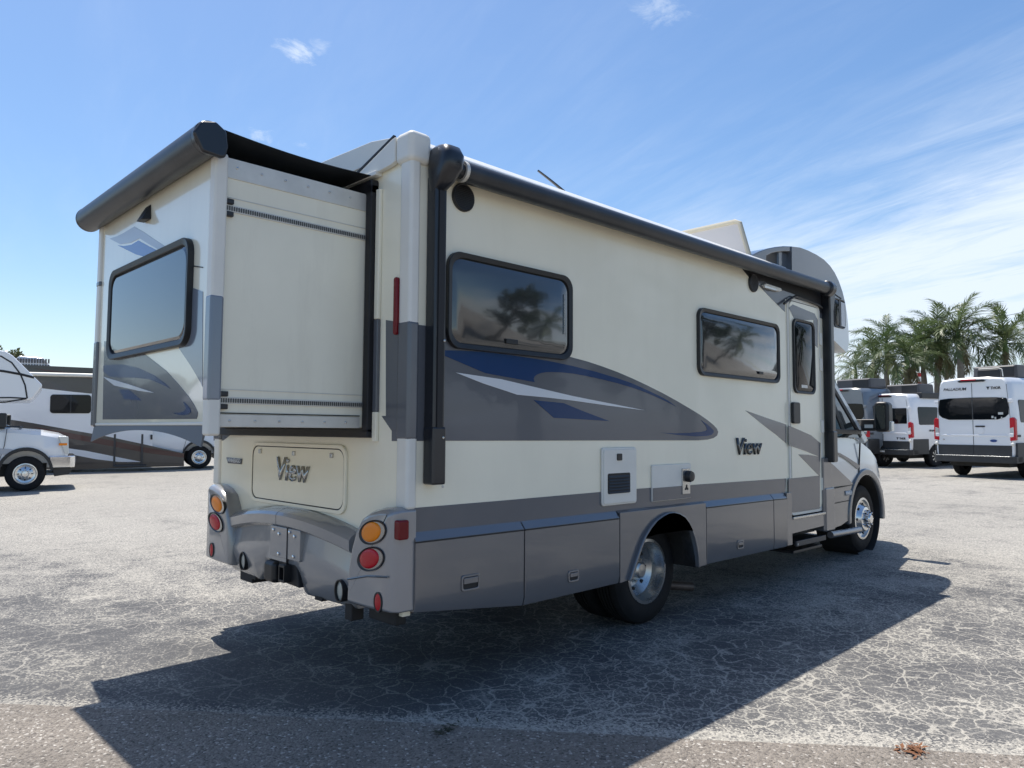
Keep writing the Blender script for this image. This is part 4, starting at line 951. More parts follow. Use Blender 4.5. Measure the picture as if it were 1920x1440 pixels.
# ---- cab-over cap
YC = 0.05
capo = [S(*p, YC) for p in ((1484, 462), (1500, 464), (1516, 470), (1532, 478), (1546, 487), (1558, 499), (1567, 512), (1575, 528), (1582, 548), (1587, 568))]
capl = [S(*p, YC) for p in ((1587, 568), (1590.5, 590), (1593, 615), (1594, 640), (1592, 656), (1589, 661), (1560, 633))]
def cap_mesh(poly, name, m, bev):
    rings = []
    for y, k in ((YC, 0.94), (YC+0.05, 0.985), (YC+0.16, 1.0), (W-YC-0.16, 1.0), (W-YC-0.05, 0.985), (W-YC, 0.94)):
        rings.append([(x if k == 1.0 else 4.7+(x-4.7)*(0.97 if k < 0.95 else 0.992), y, z) for x, z in poly])
    return MB().loft(rings).build(name, m, RV, smooth=True, angle=28)
# keep the near edge where the photo has it: the outline above is the silhouette of the whole cap
cx_back = 5.0
up = [(cx_back, 2.55), (S(1484, 500, YC)[0], 2.86)]+capo
cap_mesh(up+[(capo[-1][0]-0.25, 2.62), ], 'cab_over_cap', GREYD, 0.03)
lo = [(cx_back, 2.60), (capo[-1][0]-0.26, 2.63)]+capl+[(5.05, capl[-1][1]-0.0)]
cabover = cap_mesh(lo, 'cab_over_pod', SPRINTER, 0.03)
MB().prism(strip_poly([S(1549, 541, YC), S(1577, 560, YC)], 0.012), 'y', YC+0.0, YC-0.004).build('cap_joint', SEAL, RV)
# fairing arms over the front roof
def fairing(y0_, y1_):
    topc = [(1398, 487), (1410, 478), (1425, 470.5), (1440, 465.5), (1455, 462.5), (1470, 461), (1487, 461.5)]
    botc = [(1487, 472), (1470, 471.5), (1458, 472.5), (1447, 475), (1437.5, 480), (1437, 488.5), (1424, 490)]
    return MB().prism([S(*p, 0.06) for p in topc+botc], 'y', y0_, y1_).build('roof_fairing', GREYD, RV, bevel=0.01)
fairing(0.06, 0.28); fairing(W-0.28, W-0.06)
MB().box(S(1459, 490, 0.1)[0], S(1486, 490, 0.1)[0]+0.05, 0.10, W-0.10, 2.84, S(1470, 471, .1)[1]).build('fairing_riser', GREYD, RV, bevel=0.02)
# pod side window
pw = side_window('pod_window', S(1562.5, 590, YC)[0], S(1583.5, 590, YC)[0], S(1573, 615, YC)[1], S(1573, 561, YC)[1], 0.05, 0.016, GLASS, YC+0.004, RV, 0.016)
MB().box((S(1573, 590, YC)[0])-0.02, (S(1573, 590, YC)[0])+0.02, YC-0.012, YC+0.002, S(1573, 612, YC)[1], S(1573, 564, YC)[1]).build('mullion', BLACKP, pw)
MB().box((S(1575, 590, YC)[0]), (S(1582, 590, YC)[0]), YC-0.0135, YC-0.011, S(1573, 611, YC)[1], S(1573, 566, YC)[1]).build('blind', LGREY, pw)
# coach underside over the cab
MB().box(5.0, S(1589, 661, .05)[0]-0.25, 0.10, W-0.10, capl[-1][1]-0.03, capl[-1][1]+0.04).build('pod_floor', mat('beige_underside', (0.52, 0.46, 0.40), 0.6), RV)

# ---- cab (van front)
CY = 0.17; CH = (W-2*CY)/2; YM = W/2
def cab_ring(x, hw, zb, zt_, sh):
    half = [(hw*0.93, zb), (hw*0.985, zb+0.12), (hw, zb+0.35), (hw*0.995, (zb+zt_)/2+0.12), (hw*0.965, zt_-0.06), (hw*0.92, zt_-sh), (hw*0.5, zt_+0.02)]
    return [(x, YM-a, b) for a, b in half]+[(x, YM+a, b) for a, b in half[::-1]]
cab = MB().loft([cab_ring(*a) for a in ((5.15, 0.985, 0.56, 1.42, 0.015), (5.9, 0.99, 0.56, 1.41, 0.015), (6.25, 0.99, 0.56, 1.385, 0.015), (6.5, 0.99, 0.55, 1.34, 0.02), (6.8, 0.975, 0.54, 1.25, 0.03), (7.05, 0.945, 0.50, 1.15, 0.05), (7.25, 0.89, 0.46, 1.04, 0.08), (7.40, 0.80, 0.44, 0.92, 0.1), (7.48, 0.62, 0.46, 0.80, 0.1))]).build('cab_body', SPRINTER, RV, smooth=True, angle=40)
cut(cab, [MB().lathe([(0.46, -0.1), (0.46, 0.5)], (6.50, CY, FZ+0.03), 'y', 40), MB().lathe([(0.46, -0.4), (0.46, 0.2)], (6.50, W-CY, FZ+0.03), 'y', 40)])
MB().lathe([(0.455, 0.02), (0.45, 0.40), (0.001, 0.40)], (6.50, CY, FZ+0.03), 'y', 40, caps=False).build('wheel_well', DKSTEEL, RV, smooth=True)
# grey arch moulding
def arc(r, a0, a1, n=22): return [(6.50+r*math.cos(rad(a0+(a1-a0)*i/n)), FZ+0.03+r*math.sin(rad(a0+(a1-a0)*i/n))) for i in range(n+1)]
MB().prism(arc(0.535, -8, 186)+arc(0.458, 186, -8), 'y', CY+0.06, CY-0.016).build('wheel_arch_moulding', GREYD, RV, bevel=0.02, seg=3)
# lower two-tone on the door, running board
def cab_plate(name, m, pts, lay=1, y=CY): 
    return MB().prism([S(*p, y) for p in pts], 'y', y-0.003*lay, y+0.02).build(name, m, RV)
cab_plate('cab_grey_dart', GREYM, [(1557, 868), (1562, 872), (1600, 908), (1596, 909), (1557, 913)], 2, CY+0.002)
cab_plate('cab_rocker', GREYM, [(1557, 917), (1599, 909), (1598, 935), (1590, 975), (1576, 985), (1557, 992)], 2, CY+0.004)
cab_plate('cab_dart', GREYD, [(1565, 847), (1574, 849.5), (1590, 858.5), (1612, 873), (1608, 879.5), (1590, 864)], 2, CY)
MB().tube([(S(1557, 1003, .12)[0], 0.12, S(1557, 1003, .12)[1]), (S(1611, 993, .12)[0], 0.12, S(1611, 993, .12)[1])], 0.034, 14).build('running_board', GREYM, RV, smooth=True, angle=40)
MB().box(5.2, 6.05, 0.22, 0.6, 0.42, 0.57).build('rocker_underside', DKSTEEL, RV)
place_text('cab_lettering', 'WINNEBAGO', SILV, RV, (S(1584, 930, CY)[0], CY-0.006, S(1584, 929.5, CY)[1]), (1, 0, 0), (0, 0, 1), S(1600, 926, CY)[0]-S(1584, 930, CY)[0], 0.05, 0.006, 0, 0.02)
for a, b in (((1613, 830), (1610, 905)), ((1557, 917), (1600, 908.5)), ((1557, 945), (1598, 937))):
    MB().prism(strip_poly([S(*a, CY), S(*b, CY)], 0.010), 'y', CY+0.01, CY-0.004).build('door_gap', SEAL, RV)
# greenhouse: pillars and glass
gz = 1.40
def gy(z): return 0.19+0.14*(z-gz)/0.8
def gpt(px, py):
    x, z = S(px, py, 0.22); return (x, gy(z), z)
gA = [S(1556, 690, .22), S(1600, 800, .22)]
top_x = S(1562, 690, .24)[0]; bot_x = S(1612, 822, .2)[0]
gh = MB(); rings = []
for z, xf in ((gz-0.06, bot_x+0.03), (gz, bot_x), (1.8, bot_x+(top_x-bot_x)*0.52), (2.25, top_x-0.02)):
    y = gy(z); rings.append([(5.2, y, z), (xf, y, z), (xf+0.12, y+0.35, z), (xf+0.12, W-y-0.35, z), (xf, W-y, z), (5.2, W-y, z)])
gh.loft(rings).build('cab_glass', CABGL, RV, smooth=True, angle=20)
def pillar(name, m, p, q, w_):
    a = Vector(p); b = Vector(q); n = Vector((0, -1, 0)); d_ = (b-a).normalized(); s_ = d_.cross(n)*w_/2
    o_ = Vector((0, -0.014, 0)); i_ = Vector((0, 0.03, 0))
    MB().loft([[a-s_+o_, a+s_+o_, a+s_+i_, a-s_+i_], [b-s_+o_, b+s_+o_, b+s_+i_, b-s_+i_]]).build(name, m, RV, bevel=0.006)
pillar('windscreen_pillar', SPRINTER, gpt(1559, 690), gpt(1614, 826), 0.09)
pillar('door_pillar', BLACKP, gpt(1556, 690), gpt(1607, 818), 0.05)
pillar('window_divider', BLACKP, (5.95, gy(1.42), 1.40), (5.62, gy(2.1), 2.12), 0.075)
pillar('rear_pillar', BLACKP, (5.30, gy(1.4), 1.38), (5.30, gy(2.2), 2.2), 0.10)
pillar('belt_seal', BLACKP, (5.2, gy(1.4)-0.005, 1.415), (bot_x-0.02, gy(1.4)-0.005, 1.40), 0.05)
# front bumper corner
MB().loft([cab_ring(*a) for a in ((6.98, 0.965, 0.40, 0.78, 0.02), (7.2, 0.93, 0.36, 0.78, 0.03), (7.42, 0.85, 0.34, 0.76, 0.05), (7.54, 0.66, 0.36, 0.72, 0.06))]).build('front_bumper', mat('bumper_grey', (0.42, 0.44, 0.45), 0.4), RV, smooth=True, angle=40)
# mirror on its arm
hx = S(1637, 782, 0.04)[0]
yL, yR = Q(1637, 782, hx)[0], Q(1666, 782, hx)[0]
mz0_, mz1_ = Q(1650, 810, hx)[1], Q(1650, 753, hx)[1]
mir = MB().prism(rrect(yR, yL, mz0_, mz1_, 0.05), 'x', hx, hx+0.15).build('wing_mirror', BLACKP, RV, bevel=0.03, seg=3)
MB().prism(rrect(yR+0.035, yL-0.022, mz0_+0.03, mz1_-0.035, 0.03), 'x', hx-0.003, hx+0.01).build('mirror_glass', mat('mirror', (0.30, 0.33, 0.34), 0.03, metal=1.0), mir)
MB().box(hx+0.02, hx+0.12, yL-0.02, CY+0.10, Q(1620, 808, hx)[1], Q(1620, 786, hx)[1]).build('mirror_arm', BLACKP, mir, bevel=0.012)
MB().box(hx+0.012, hx+0.03, Q(1636, 800, hx)[0], Q(1620, 800, hx)[0], Q(1630, 802.5, hx)[1], Q(1630, 796, hx)[1]).build('arm_reflector', CLEAR, mir)
MB().box(hx+0.02, hx+0.10, yR-0.025, yR+0.01, Q(1668, 808, hx)[1], Q(1668, 790, hx)[1]).build('turn_signal', CLEAR, mir, bevel=0.008)

# ------------------------------------------------------------------ vans
def text_on(parent, name, body, m, org, right, w_, h_, shear=0.0, bold=0.01):
    return place_text(name, body, m, parent, org, right, (0, 0, 1), w_, h_, 0.006, shear, bold)
def van(M, name, label, kind, paint, group):
    """local frame: x forward from the rear doors, y to the van's left, z up"""
    V = empty(name, label, 'van', M, group)
    tall = 2.70 if kind == 'transit' else 2.48
    hw = 1.03 if kind != 'transit' else 1.0; bx = kind != 'transit'
    def ring(x, zt_, k=1.0, zb=0.52, wt=None):
        wt = (0.80 if not bx else 0.86) if wt is None else wt
        half = [(0.955*hw, zb), (0.99*hw, zb+0.15), (hw, 1.02), (0.985*hw, 1.35), (0.945*hw, 1.9), ((wt+0.075)*hw, zt_-0.20), ((wt+0.03)*hw, zt_-0.085), (wt*hw-0.03, zt_-0.025), (0.35*hw, zt_+0.015)]
        half = [(a*k, min(b, zt_+0.02)) for a, b in half]
        return [(x, -a, b) for a, b in half]+[(x, a, b) for a, b in half[::-1]]
    st_ = [ring(0.0, tall-0.06, 0.975), ring(0.05, tall-0.015), ring(0.35, tall), ring(3.6, tall+0.01), ring(4.15, tall-0.12, 0.99)]
    st_ += [ring(4.75, 1.75, 0.98), ring(5.15, 1.28, 0.97), ring(5.6, 1.15, 0.94), ring(5.85, 0.98, 0.86)]
    body = MB().loft(st_).build('body', paint, V, smooth=True, angle=32)
    wxr, wxf = (1.05, 4.72) if not bx else (1.35, 5.0)
    cut(body, [MB().lathe([(0.43, -0.3), (0.43, 0.35)], (x_, s_*hw, 0.37), 'y', 28) for x_ in (wxr, wxf) for s_ in (-1, 1)])
    for x_ in (wxr, wxf):
        wheel(V, x_, -hw+0.05, 0.365, -1, R=0.365, w=0.235, rim_r=0.21, style='alloy', seg=28)
        wheel(V, x_, hw-0.05, 0.365, 1, R=0.365, w=0.235, rim_r=0.21, style='alloy', seg=28)
    MB().box(0.25, 5.2, -0.75, 0.75, 0.30, 0.54).build('underbody', DKSTEEL, V)
    X0 = -0.004
    # rear glass in two door leaves
    if not bx:
        zg0, zg1 = 1.56, 2.14
        for s_ in (-1, 1):
            o_ = [(0.012, zg0), (0.62, zg0), (0.80, zg0+0.06), (0.885, zg0+0.14), (0.895, zg0+0.30), (0.865, zg1-0.06), (0.84, zg1-0.015), (0.60, zg1+0.01), (0.012, zg1+0.02)]
            MB().prism([(s_*a, b) for a, b in o_], 'x', 0.05, X0-0.012).build('rear_window', GLASS, V, bevel=0.006)
    else:
        zg0, zg1 = 1.46, 1.98
        for s_ in (-1, 1):
            MB().prism(rrect(s_*0.012, s_*0.86, zg0, zg1, 0.03), 'x', 0.05, X0-0.010).build('rear_window', GLASS, V, bevel=0.006)
    MB().box(X0-0.003, 0.03, -0.005, 0.005, 0.62, tall-0.16).build('door_gap', SEAL, V)
    for s_ in (-1, 1):
        MB().prism(strip_poly([(s_*0.93, 0.72), (s_*0.935, 1.3), (s_*0.90, 1.9), (s_*0.85, tall-0.22)], 0.008), 'x', 0.03, X0-0.002).build('door_gap', MATS['roof_unit_grey'], V)
        for zc in (1.98 if bx else 2.05, 1.15):
            MB().box(-0.03, 0.05, s_*0.94-0.05, s_*0.94+0.05, zc-0.045, zc+0.045).build('hinge', paint, V, bevel=0.012)
        # tail lamp
        zl0, zl1 = (1.0, 1.62) if not bx else (0.98, 1.52)
        l = MB().prism([(s_*0.90, zl0), (s_*1.035, zl0+0.02), (s_*1.03, zl1-0.06), (s_*0.985, zl1), (s_*0.90, zl1-0.03)], 'x', 0.10, -0.016).build('tail_lamp', RED, V, bevel=0.012)
        MB().prism([(s_*0.905, zl0+0.16), (s_*1.0, zl0+0.17), (s_*0.995, zl0+0.36), (s_*0.905, zl0+0.33)], 'x', 0.0, -0.020).build('reversing_lens', CLEAR, l, bevel=0.004)
        MB().lathe([(0.045, 0.0), (0.045, -0.03), (0.03, -0.05), (0.002, -0.055)], (-0.005, s_*0.965, zl0-0.085), 'x', 14).build('camera_pod', WTRIM, V, smooth=True)
    # crease pressed into the doors
    MB().prism([(-0.86, 1.12), (0.86, 1.12), (0.80, 1.16), (-0.80, 1.16)], 'x', 0.02, X0-0.012).build('door_crease', paint, V, bevel=0.012)
    # cladding, bumper, side cladding
    MB().prism([(-0.93, 0.56), (-0.005, 0.56), (-0.005, 0.88), (-0.93, 0.88)], 'x', 0.05, -0.014).build('door_cladding', VANG, V, bevel=0.006)
    MB().prism([(0.005, 0.56), (0.93, 0.56), (0.93, 0.88), (0.005, 0.88)], 'x', 0.05, -0.014).build('door_cladding', VANG, V, bevel=0.006)
    MB().loft([[(x_, -a, 0.42), (x_, -a, 0.60), (x_, a, 0.60), (x_, a, 0.42)] for x_, a in ((0.30, 1.045), (-0.02, 1.045), (-0.10, 0.98), (-0.13, 0.85))]).build('rear_bumper', VANG, V, bevel=0.015, seg=3)
    MB().box(-0.14, -0.02, -0.93, 0.93, 0.585, 0.605).build('bumper_step', STEEL, V, bevel=0.005)
    for s_ in (-1, 1):
        MB().box(0.05, wxr-0.46, s_*1.0-0.045, s_*1.0+0.045, 0.44, 0.95).build('side_cladding', VANG, V, bevel=0.015)
        MB().box(wxr+0.46, wxf-0.46, s_*1.0-0.045, s_*1.0+0.045, 0.42, 0.72).build('side_cladding', VANG, V, bevel=0.015)
        # side glass
        for a, b in ((0.42, 1.55), (1.75, 2.9)):
            z0_, z1_ = (1.42, 2.02) if bx else (1.48, 2.08)
            yy = lambda z: s_*(hw*(0.985-0.04*(z-1.35)/0.55)+0.008)
            sg = rrect(a, b, z0_, z1_, 0.06)
            MB().loft([[(p[0], yy(p[1]), p[1]) for p in sg], [(p[0], yy(p[1])-s_*0.05, p[1]) for p in sg]]).build('side_window', GLASS, V)
        MB().box(0.10, 0.32, s_*1.0-0.02, s_*1.0+0.035, 1.10, 1.16).build('side_port', VANG, V, bevel=0.01)
    # third brake lamp, roof gear
    bl = MB().prism([(-0.36, tall-0.10), (-0.30, tall-0.125), (0.30, tall-0.125), (0.36, tall-0.10), (0.30, tall-0.065), (-0.30, tall-0.065)], 'x', 0.10, -0.035).build('brake_lamp_housing', SEAL, V, bevel=0.008)
    MB().box(-0.04, 0.06, -0.27 if bx else -0.12, 0.27, tall-0.085, tall-0.045).build('brake_lamp', RED if not bx else DRED, bl, bevel=0.008)
    return V, tall
def roof_unit(V, name, x_, y0_, y1_, z_, h_, split, parent=None):
    L_ = []
    u = MB().loft([[(a, y0_+i, z_), (a, y1_-i, z_), (a, y1_-i-0.02, z_+h_*k), (a, y0_+i+0.02, z_+h_*k)] for a, i, k in ((x_, 0.05, 0.90), (x_+0.06, 0.0, 1.0), (x_+0.85, 0.0, 1.0), (x_+0.98, 0.06, 0.7))]).build(name, ACBOX, V, bevel=0.03, seg=3)
    MB().box(x_-0.006, x_+0.07, y0_+0.06, y0_+(y1_-y0_)*split, z_+0.03, z_+h_*0.88).build('unit_grille', ACDARK, u, bevel=0.01)
    return u
def van_matrix(px, py, yaw, lx, ly):       # ground contact of local point (lx, ly) seen at px, py
    gpt_ = G(px, py); R_ = Matrix.Rotation(rad(yaw), 4, 'Z')
    o = gpt_-(R_ @ Vector((lx, ly, 0)))
    return Matrix.Translation((o.x, o.y, 0)) @ R_
GV = 'camper vans parked facing the palm trees'
MT = van_matrix(1757, 892, -12, 0.0, 1.0)
vt, tall = van(MT, 'camper_van', 'white high-roof camper van with tinted rear doors, rightmost in the lot', 'transit', VANW, GV)
u = roof_unit(vt, 'air_conditioner', 0.9, -0.72, 0.42, tall-0.01, 0.36, 0.52)
MB().prism(rrect(-0.62, -0.05, tall-0.03, tall+0.20, 0.06), 'x', 0.20, 0.30).build('roof_pod', ACDARK, vt, bevel=0.02)
MB().tube([(0.19, -0.70, tall), (0.19, -0.68, tall+0.19), (0.19, -0.60, tall+0.23), (0.19, -0.10, tall+0.23)], 0.012, 8).build('ladder_hoop', WTRIM, vt, smooth=True)
text_on(vt, 'lettering', 'PALLADIUM', SEAL, (-0.003, 0.74, 2.36), (0, -1, 0), 0.60, 0.075, 0.15)
text_on(vt, 'lettering', 'THOR', SEAL, (-0.003, -0.47, 2.36), (0, -1, 0), 0.25, 0.075, 0, 0.03)
MB().prism([(-0.36, 2.435), (-0.455, 2.435), (-0.425, 2.40), (-0.415, 2.36), (-0.40, 2.36), (-0.39, 2.40)], 'x', 0.0, -0.009).build('logo_mark', SEAL, vt)
MB().prism(rrect(-0.30, -0.06, 1.36, 1.40, 0.015), 'x', 0.02, -0.02).build('door_pull', SEAL, vt, bevel=0.006)
MB().prism(circle2(-0.18, 1.27, 0.10, 0.10, 24), 'x', 0.02, -0.012).build('door_recess', VANW, vt, bevel=0.01)
MB().prism(circle2(-0.50, 1.00, 0.085, 0.036, 20), 'x', 0.0, -0.012).build('oval_badge', BADGE, vt)
MB().prism(rrect(0.76, 0.80, 1.0, 1.04, 0.01), 'x', 0.0, -0.012).build('lock', STEEL, vt)
for yy, zz, w_ in ((-0.70, 1.72, 0.12), (-0.50, 1.63, 0.05), (-0.57, 1.60, 0.04), (-0.72, 1.60, 0.03)):
    MB().box(-0.0175, -0.0155, yy-w_/2, yy+w_/2, zz-0.03, zz+0.03).build('window_sticker', CLEAR, vt)
MP = van_matrix(1712, 878, -15, 0.0, -1.02)
vp, tall = van(MP, 'camper_van', 'white boxy camper van with dark side awning, middle of the three vans', 'promaster', VANW, GV)
roof_unit(vp, 'air_conditioner', 0.7, -0.85, 0.35, tall-0.01, 0.34, 0.5)
MB().box(0.6, 3.9, -1.03, -0.84, tall-0.17, tall+0.02).build('side_awning', ACDARK, vp, bevel=0.02)
text_on(vp, 'lettering', 'SEQUENCE', SEAL, (-0.003, 0.74, 2.15), (0, -1, 0), 0.50, 0.075, 0, 0.02)
text_on(vp, 'lettering', '20L', LGREY, (-0.003, 0.22, 2.10), (0, -1, 0), 0.14, 0.05, 0.1)
text_on(vp, 'lettering', 'THOR', SEAL, (-0.003, -0.58, 0.93), (0, -1, 0), 0.22, 0.075, 0, 0.03)
MB().prism([(-0.47, 1.005), (-0.56, 1.005), (-0.53, 0.97), (-0.52, 0.93), (-0.51, 0.93), (-0.50, 0.97)], 'x', 0.0, -0.009).build('logo_mark', SEAL, vp)
MB().prism([(0.10, 1.20), (0.46, 1.20), (0.38, 1.04), (0.18, 1.04)], 'x', 0.02, -0.016).build('plate_recess', BADGE, vp, bevel=0.006)
MB().box(-0.03, 0.0, 0.06, 0.48, 1.19, 1.235).build('plate_lamp_bar', WTRIM, vp, bevel=0.008)
MB().box(-0.155, -0.13, -0.12, 0.10, 0.50, 0.56).build('plate', WTRIM, vp)
text_on(vp, 'lettering', 'SEQUENCE', SEAL, (0.95, -1.034, 1.19), (1, 0, 0), 0.55, 0.07, 0, 0.02)
M3 = van_matrix(1627, 876.5, -15, 0.0, -0.98)
v3, tall = van(M3, 'camper_van', 'slate grey camper van half hidden behind the motorhome nose, leftmost van', 'transit', VANGR, GV)
roof_unit(v3, 'air_conditioner', 0.5, -0.80, 0.55, tall-0.01, 0.34, 0.5)

# ------------------------------------------------------------------ other motorhomes (cutaway chassis)
def class_c(M, name, label, group, length=6.3):
    """local frame: origin on the ground under the front axle, x forward, y left"""
    V = empty(name, label, 'motorhome', M, group)
    hw = 1.19
    prof = [(-length, 0.50), (-1.42, 0.50), (-1.42, 1.98), (0.0, 2.0), (0.10, 2.05), (0.27, 2.33), (0.25, 2.37), (-0.30, 2.98), (-0.42, 3.06), (-0.75, 3.12), (-length, 3.14)]
    MB().prism(prof, 'y', -hw, hw).build('coach_wall', VANW, V, bevel=0.035, seg=3)
    def ring(x, w_, zb, zt_):
        half = [(w_*0.95, zb), (w_, zb+0.2), (w_, zb+0.42), (w_*0.97, zt_-0.10), (w_*0.90, zt_-0.02), (w_*0.4, zt_+0.02)]
        return [(x, -a, b) for a, b in half]+[(x, a, b) for a, b in half[::-1]]
    cab_ = MB().loft([ring(*a) for a in ((-1.5, 0.99, 0.5, 1.42), (-0.45, 0.99, 0.5, 1.40), (-0.30, 0.99, 0.5, 1.39), (0.3, 0.97, 0.5, 1.33), (0.62, 0.94, 0.5, 1.26), (0.76, 0.90, 0.55, 1.18), (0.80, 0.85, 0.6, 1.05))]).build('cab_body', VANW, V, smooth=True, angle=35)
    cut(cab_, [MB().lathe([(0.47, -0.3), (0.47, 0.35)], (0.0, s_*1.0, 0.42), 'y', 28) for s_ in (-1, 1)])
    gl_ = MB().loft([[(-1.42, -0.95, 1.38), (-0.42, -0.95, 1.38), (-0.30, -0.6, 1.38), (-0.30, 0.6, 1.38), (-0.42, 0.95, 1.38), (-1.42, 0.95, 1.38)], [(-1.42, -0.84, 2.02), (-0.92, -0.84, 2.02), (-0.84, -0.6, 2.02), (-0.84, 0.6, 2.02), (-0.92, 0.84, 2.02), (-1.42, 0.84, 2.02)]]).build('cab_glass', CABGL, V)
    for s_ in (-1, 1):
        MB().prism([(0.47*math.cos(rad(a)), 0.42+0.47*math.sin(rad(a))) for a in range(5, 180, 10)]+[(0.53*math.cos(rad(a)), 0.42+0.55*math.sin(rad(a))) for a in range(175, 0, -10)], 'y', s_*0.95, s_*1.03).build('wheel_arch', BLACKP, V, bevel=0.01)
        wheel(V, 0.0, s_*1.0, 0.385, s_, R=0.385, w=0.22, style='chrome', seg=32)
        wheel(V, -3.9, s_*1.1, 0.385, s_, R=0.385, w=0.22, style='dish', seg=28)
        # head lamp
        h_ = MB().prism([(0.60, 1.20), (0.80, 1.20), (0.82, 0.80), (0.74, 0.82)], 'y', s_*0.80, s_*0.965).build('head_lamp', CLEAR, V, bevel=0.012)
        MB().box(0.62, 0.78, s_*0.94, s_*0.972, 1.00, 1.05).build('amber_reflector', AMBER, h_)
        mr_ = MB().box(-0.56, -0.36, s_*1.22, s_*1.42, 1.40, 1.72).build('wing_mirror', BLACKP, V, bevel=0.03)
        MB().box(-0.5, -0.42, s_*0.93, s_*1.3, 1.44, 1.50).build('mirror_arm', BLACKP, mr_)
        MB().prism(strip_poly([(-0.5, 0.62), (-0.40, 1.0), (-0.36, 1.38)], 0.012), 'y', s_*0.985, s_*0.998).build('door_gap', SEAL, V)
    fb = MB().loft([[(x_, -a, 0.50), (x_, -a, 0.76), (x_, a, 0.76), (x_, a, 0.50)] for x_, a in ((0.45, 1.0), (0.86, 0.97), (0.94, 0.86), (0.97, 0.6))]).build('front_bumper', CHROME, V, bevel=0.02, seg=3)
    MB().prism([(0.50, 0.50), (0.90, 0.50), (0.84, 0.34), (0.55, 0.30)], 'y', -0.85, 0.85).build('air_dam', VANG, V, bevel=0.01)
    MB().box(-length+0.2, 0.4, -0.7, 0.7, 0.32, 0.6).build('underbody', DKSTEEL, V)
    return V
GM = 'motorhomes parked beyond the near one'
def cc_matrix(px, py, yaw): return van_matrix(px, py, yaw, 0.0, -1.0)
MA = cc_matrix(373, 879, -17)
ma_ = class_c(MA, 'motorhome', 'white motorhome with maroon and taupe stripes and roof air conditioner, behind the slide-out', GM)
def cdecal(V, M, name, m, pts, lay=1, y=-1.19):
    return MB().prism([PL(*p, M, y) for p in pts], 'y', y-0.004*lay, y+0.002).build(name, m, V)
cdecal(ma_, MA, 'upper_taupe_band', TAUPE, [(20, 683), (186, 690.5), (186, 739.5), (140, 735), (78, 728), (20, 722)])
cdecal(ma_, MA, 'dark_roof_band', DTAUPE, [(20, 683), (186, 690.5), (240, 693), (240, 712), (186, 709), (120, 700), (60, 693), (20, 690)], 2)
cdecal(ma_, MA, 'maroon_streak', MAROON, [(60, 690), (130, 698), (180, 703), (240, 708), (240, 716), (180, 711.5), (120, 703)], 3)
cdecal(ma_, MA, 'taupe_sweep', TAUPE, [(-60, 770), (15, 786), (60, 793), (110, 802), (200, 818), (270, 833), (345, 850), (345, 872), (270, 866), (120, 880), (-60, 880)])
cdecal(ma_, MA, 'maroon_sweep', MAROON, [(60, 800), (110, 808), (200, 824), (270, 838), (345, 851), (345, 858), (280, 850), (200, 835), (120, 820)], 2)
cdecal(ma_, MA, 'silver_sweep', VANW, [(110, 838), (160, 845), (200, 853), (265, 866), (240, 868), (180, 861), (118, 849)], 2)
cdecal(ma_, MA, 'lower_taupe', DTAUPE, [(110, 868), (200, 866), (270, 866), (345, 868), (345, 874), (270, 876), (110, 882)], 2)
wx = PL(95, 757, MA, -1.19), PL(170, 757, MA, -1.19)
o_ = rrect(PL(94, 757, MA, -1.19)[0], PL(171, 757, MA, -1.19)[0], PL(130, 775, MA, -1.19)[1], PL(130, 740, MA, -1.19)[1], 0.09)
wn = MB().prism(o_, 'y', -1.18, -1.215).build('window', GLASS, ma_, bevel=0.01)
xm = (o_[0][0]+o_[-1][0])/2
MB().box(xm-0.015, xm+0.015, -1.222, -1.212, min(p[1] for p in o_)+0.02, max(p[1] for p in o_)-0.02).build('mullion', BLACKP, wn)
acx = PL(28, 672, MA, -0.3)[0], PL(98, 672, MA, -0.3)[0]
ac = MB().loft([[(x_, -0.35-i, 3.16), (x_, 0.35+i, 3.16), (x_, 0.30+i, 3.16+k), (x_, -0.30-i, 3.16+k)] for x_, i, k in ((acx[0], 0.0, 0.36), (acx[0]+0.12, 0.03, 0.48), (acx[1]-0.25, 0.03, 0.44), (acx[1], -0.05, 0.14))]).build('air_conditioner', VANW, ma_, bevel=0.03, seg=3)
for r_ in range(2):
    for k in range(12):
        MB().box(acx[0]+0.06+k*0.075, acx[0]+0.105+k*0.075, -0.40, -0.33, 3.24+r_*0.18, 3.38+r_*0.18).build('louvre', ACBOX, ac)
# awning tube on the roof edge and hand rails at the entry steps
MB().tube([(-5.8, -1.27, 3.02), (-0.9, -1.27, 3.02)], 0.06, 14).build('awning_roller', WTRIM, ma_, smooth=True)
for pxr in (215.5, 267):
    x_, z_ = PL(pxr, 814, MA, -1.5); x_b, z_b = PL(pxr, 866, MA, -1.5)
    MB().box(x_-0.03, x_+0.03, -1.53, -1.47, 0.18, z_).build('hand_rail', RAIL, ma_, bevel=0.008)
x_a = PL(213, 866, MA, -1.5)[0]; x_b = PL(275, 866, MA, -1.5)[0]
MB().box(x_a, x_b, -1.6, -1.2, 0.15, 0.20).build('entry_step', RAIL, ma_, bevel=0.008)
MB().prism(rrect(PL(282, 818, MA, -1.19)[0], PL(286, 818, MA, -1.19)[0], PL(284, 824, MA, -1.19)[1], PL(284, 815, MA, -1.19)[1], 0.01), 'y', -1.18, -1.23).build('door_handle', BLACKP, ma_)
MBm = cc_matrix(46, 921.5, -12)
mb_ = class_c(MBm, 'motorhome', 'white motorhome with chrome bumper and black-lined cab-over, cut by the left edge', GM)
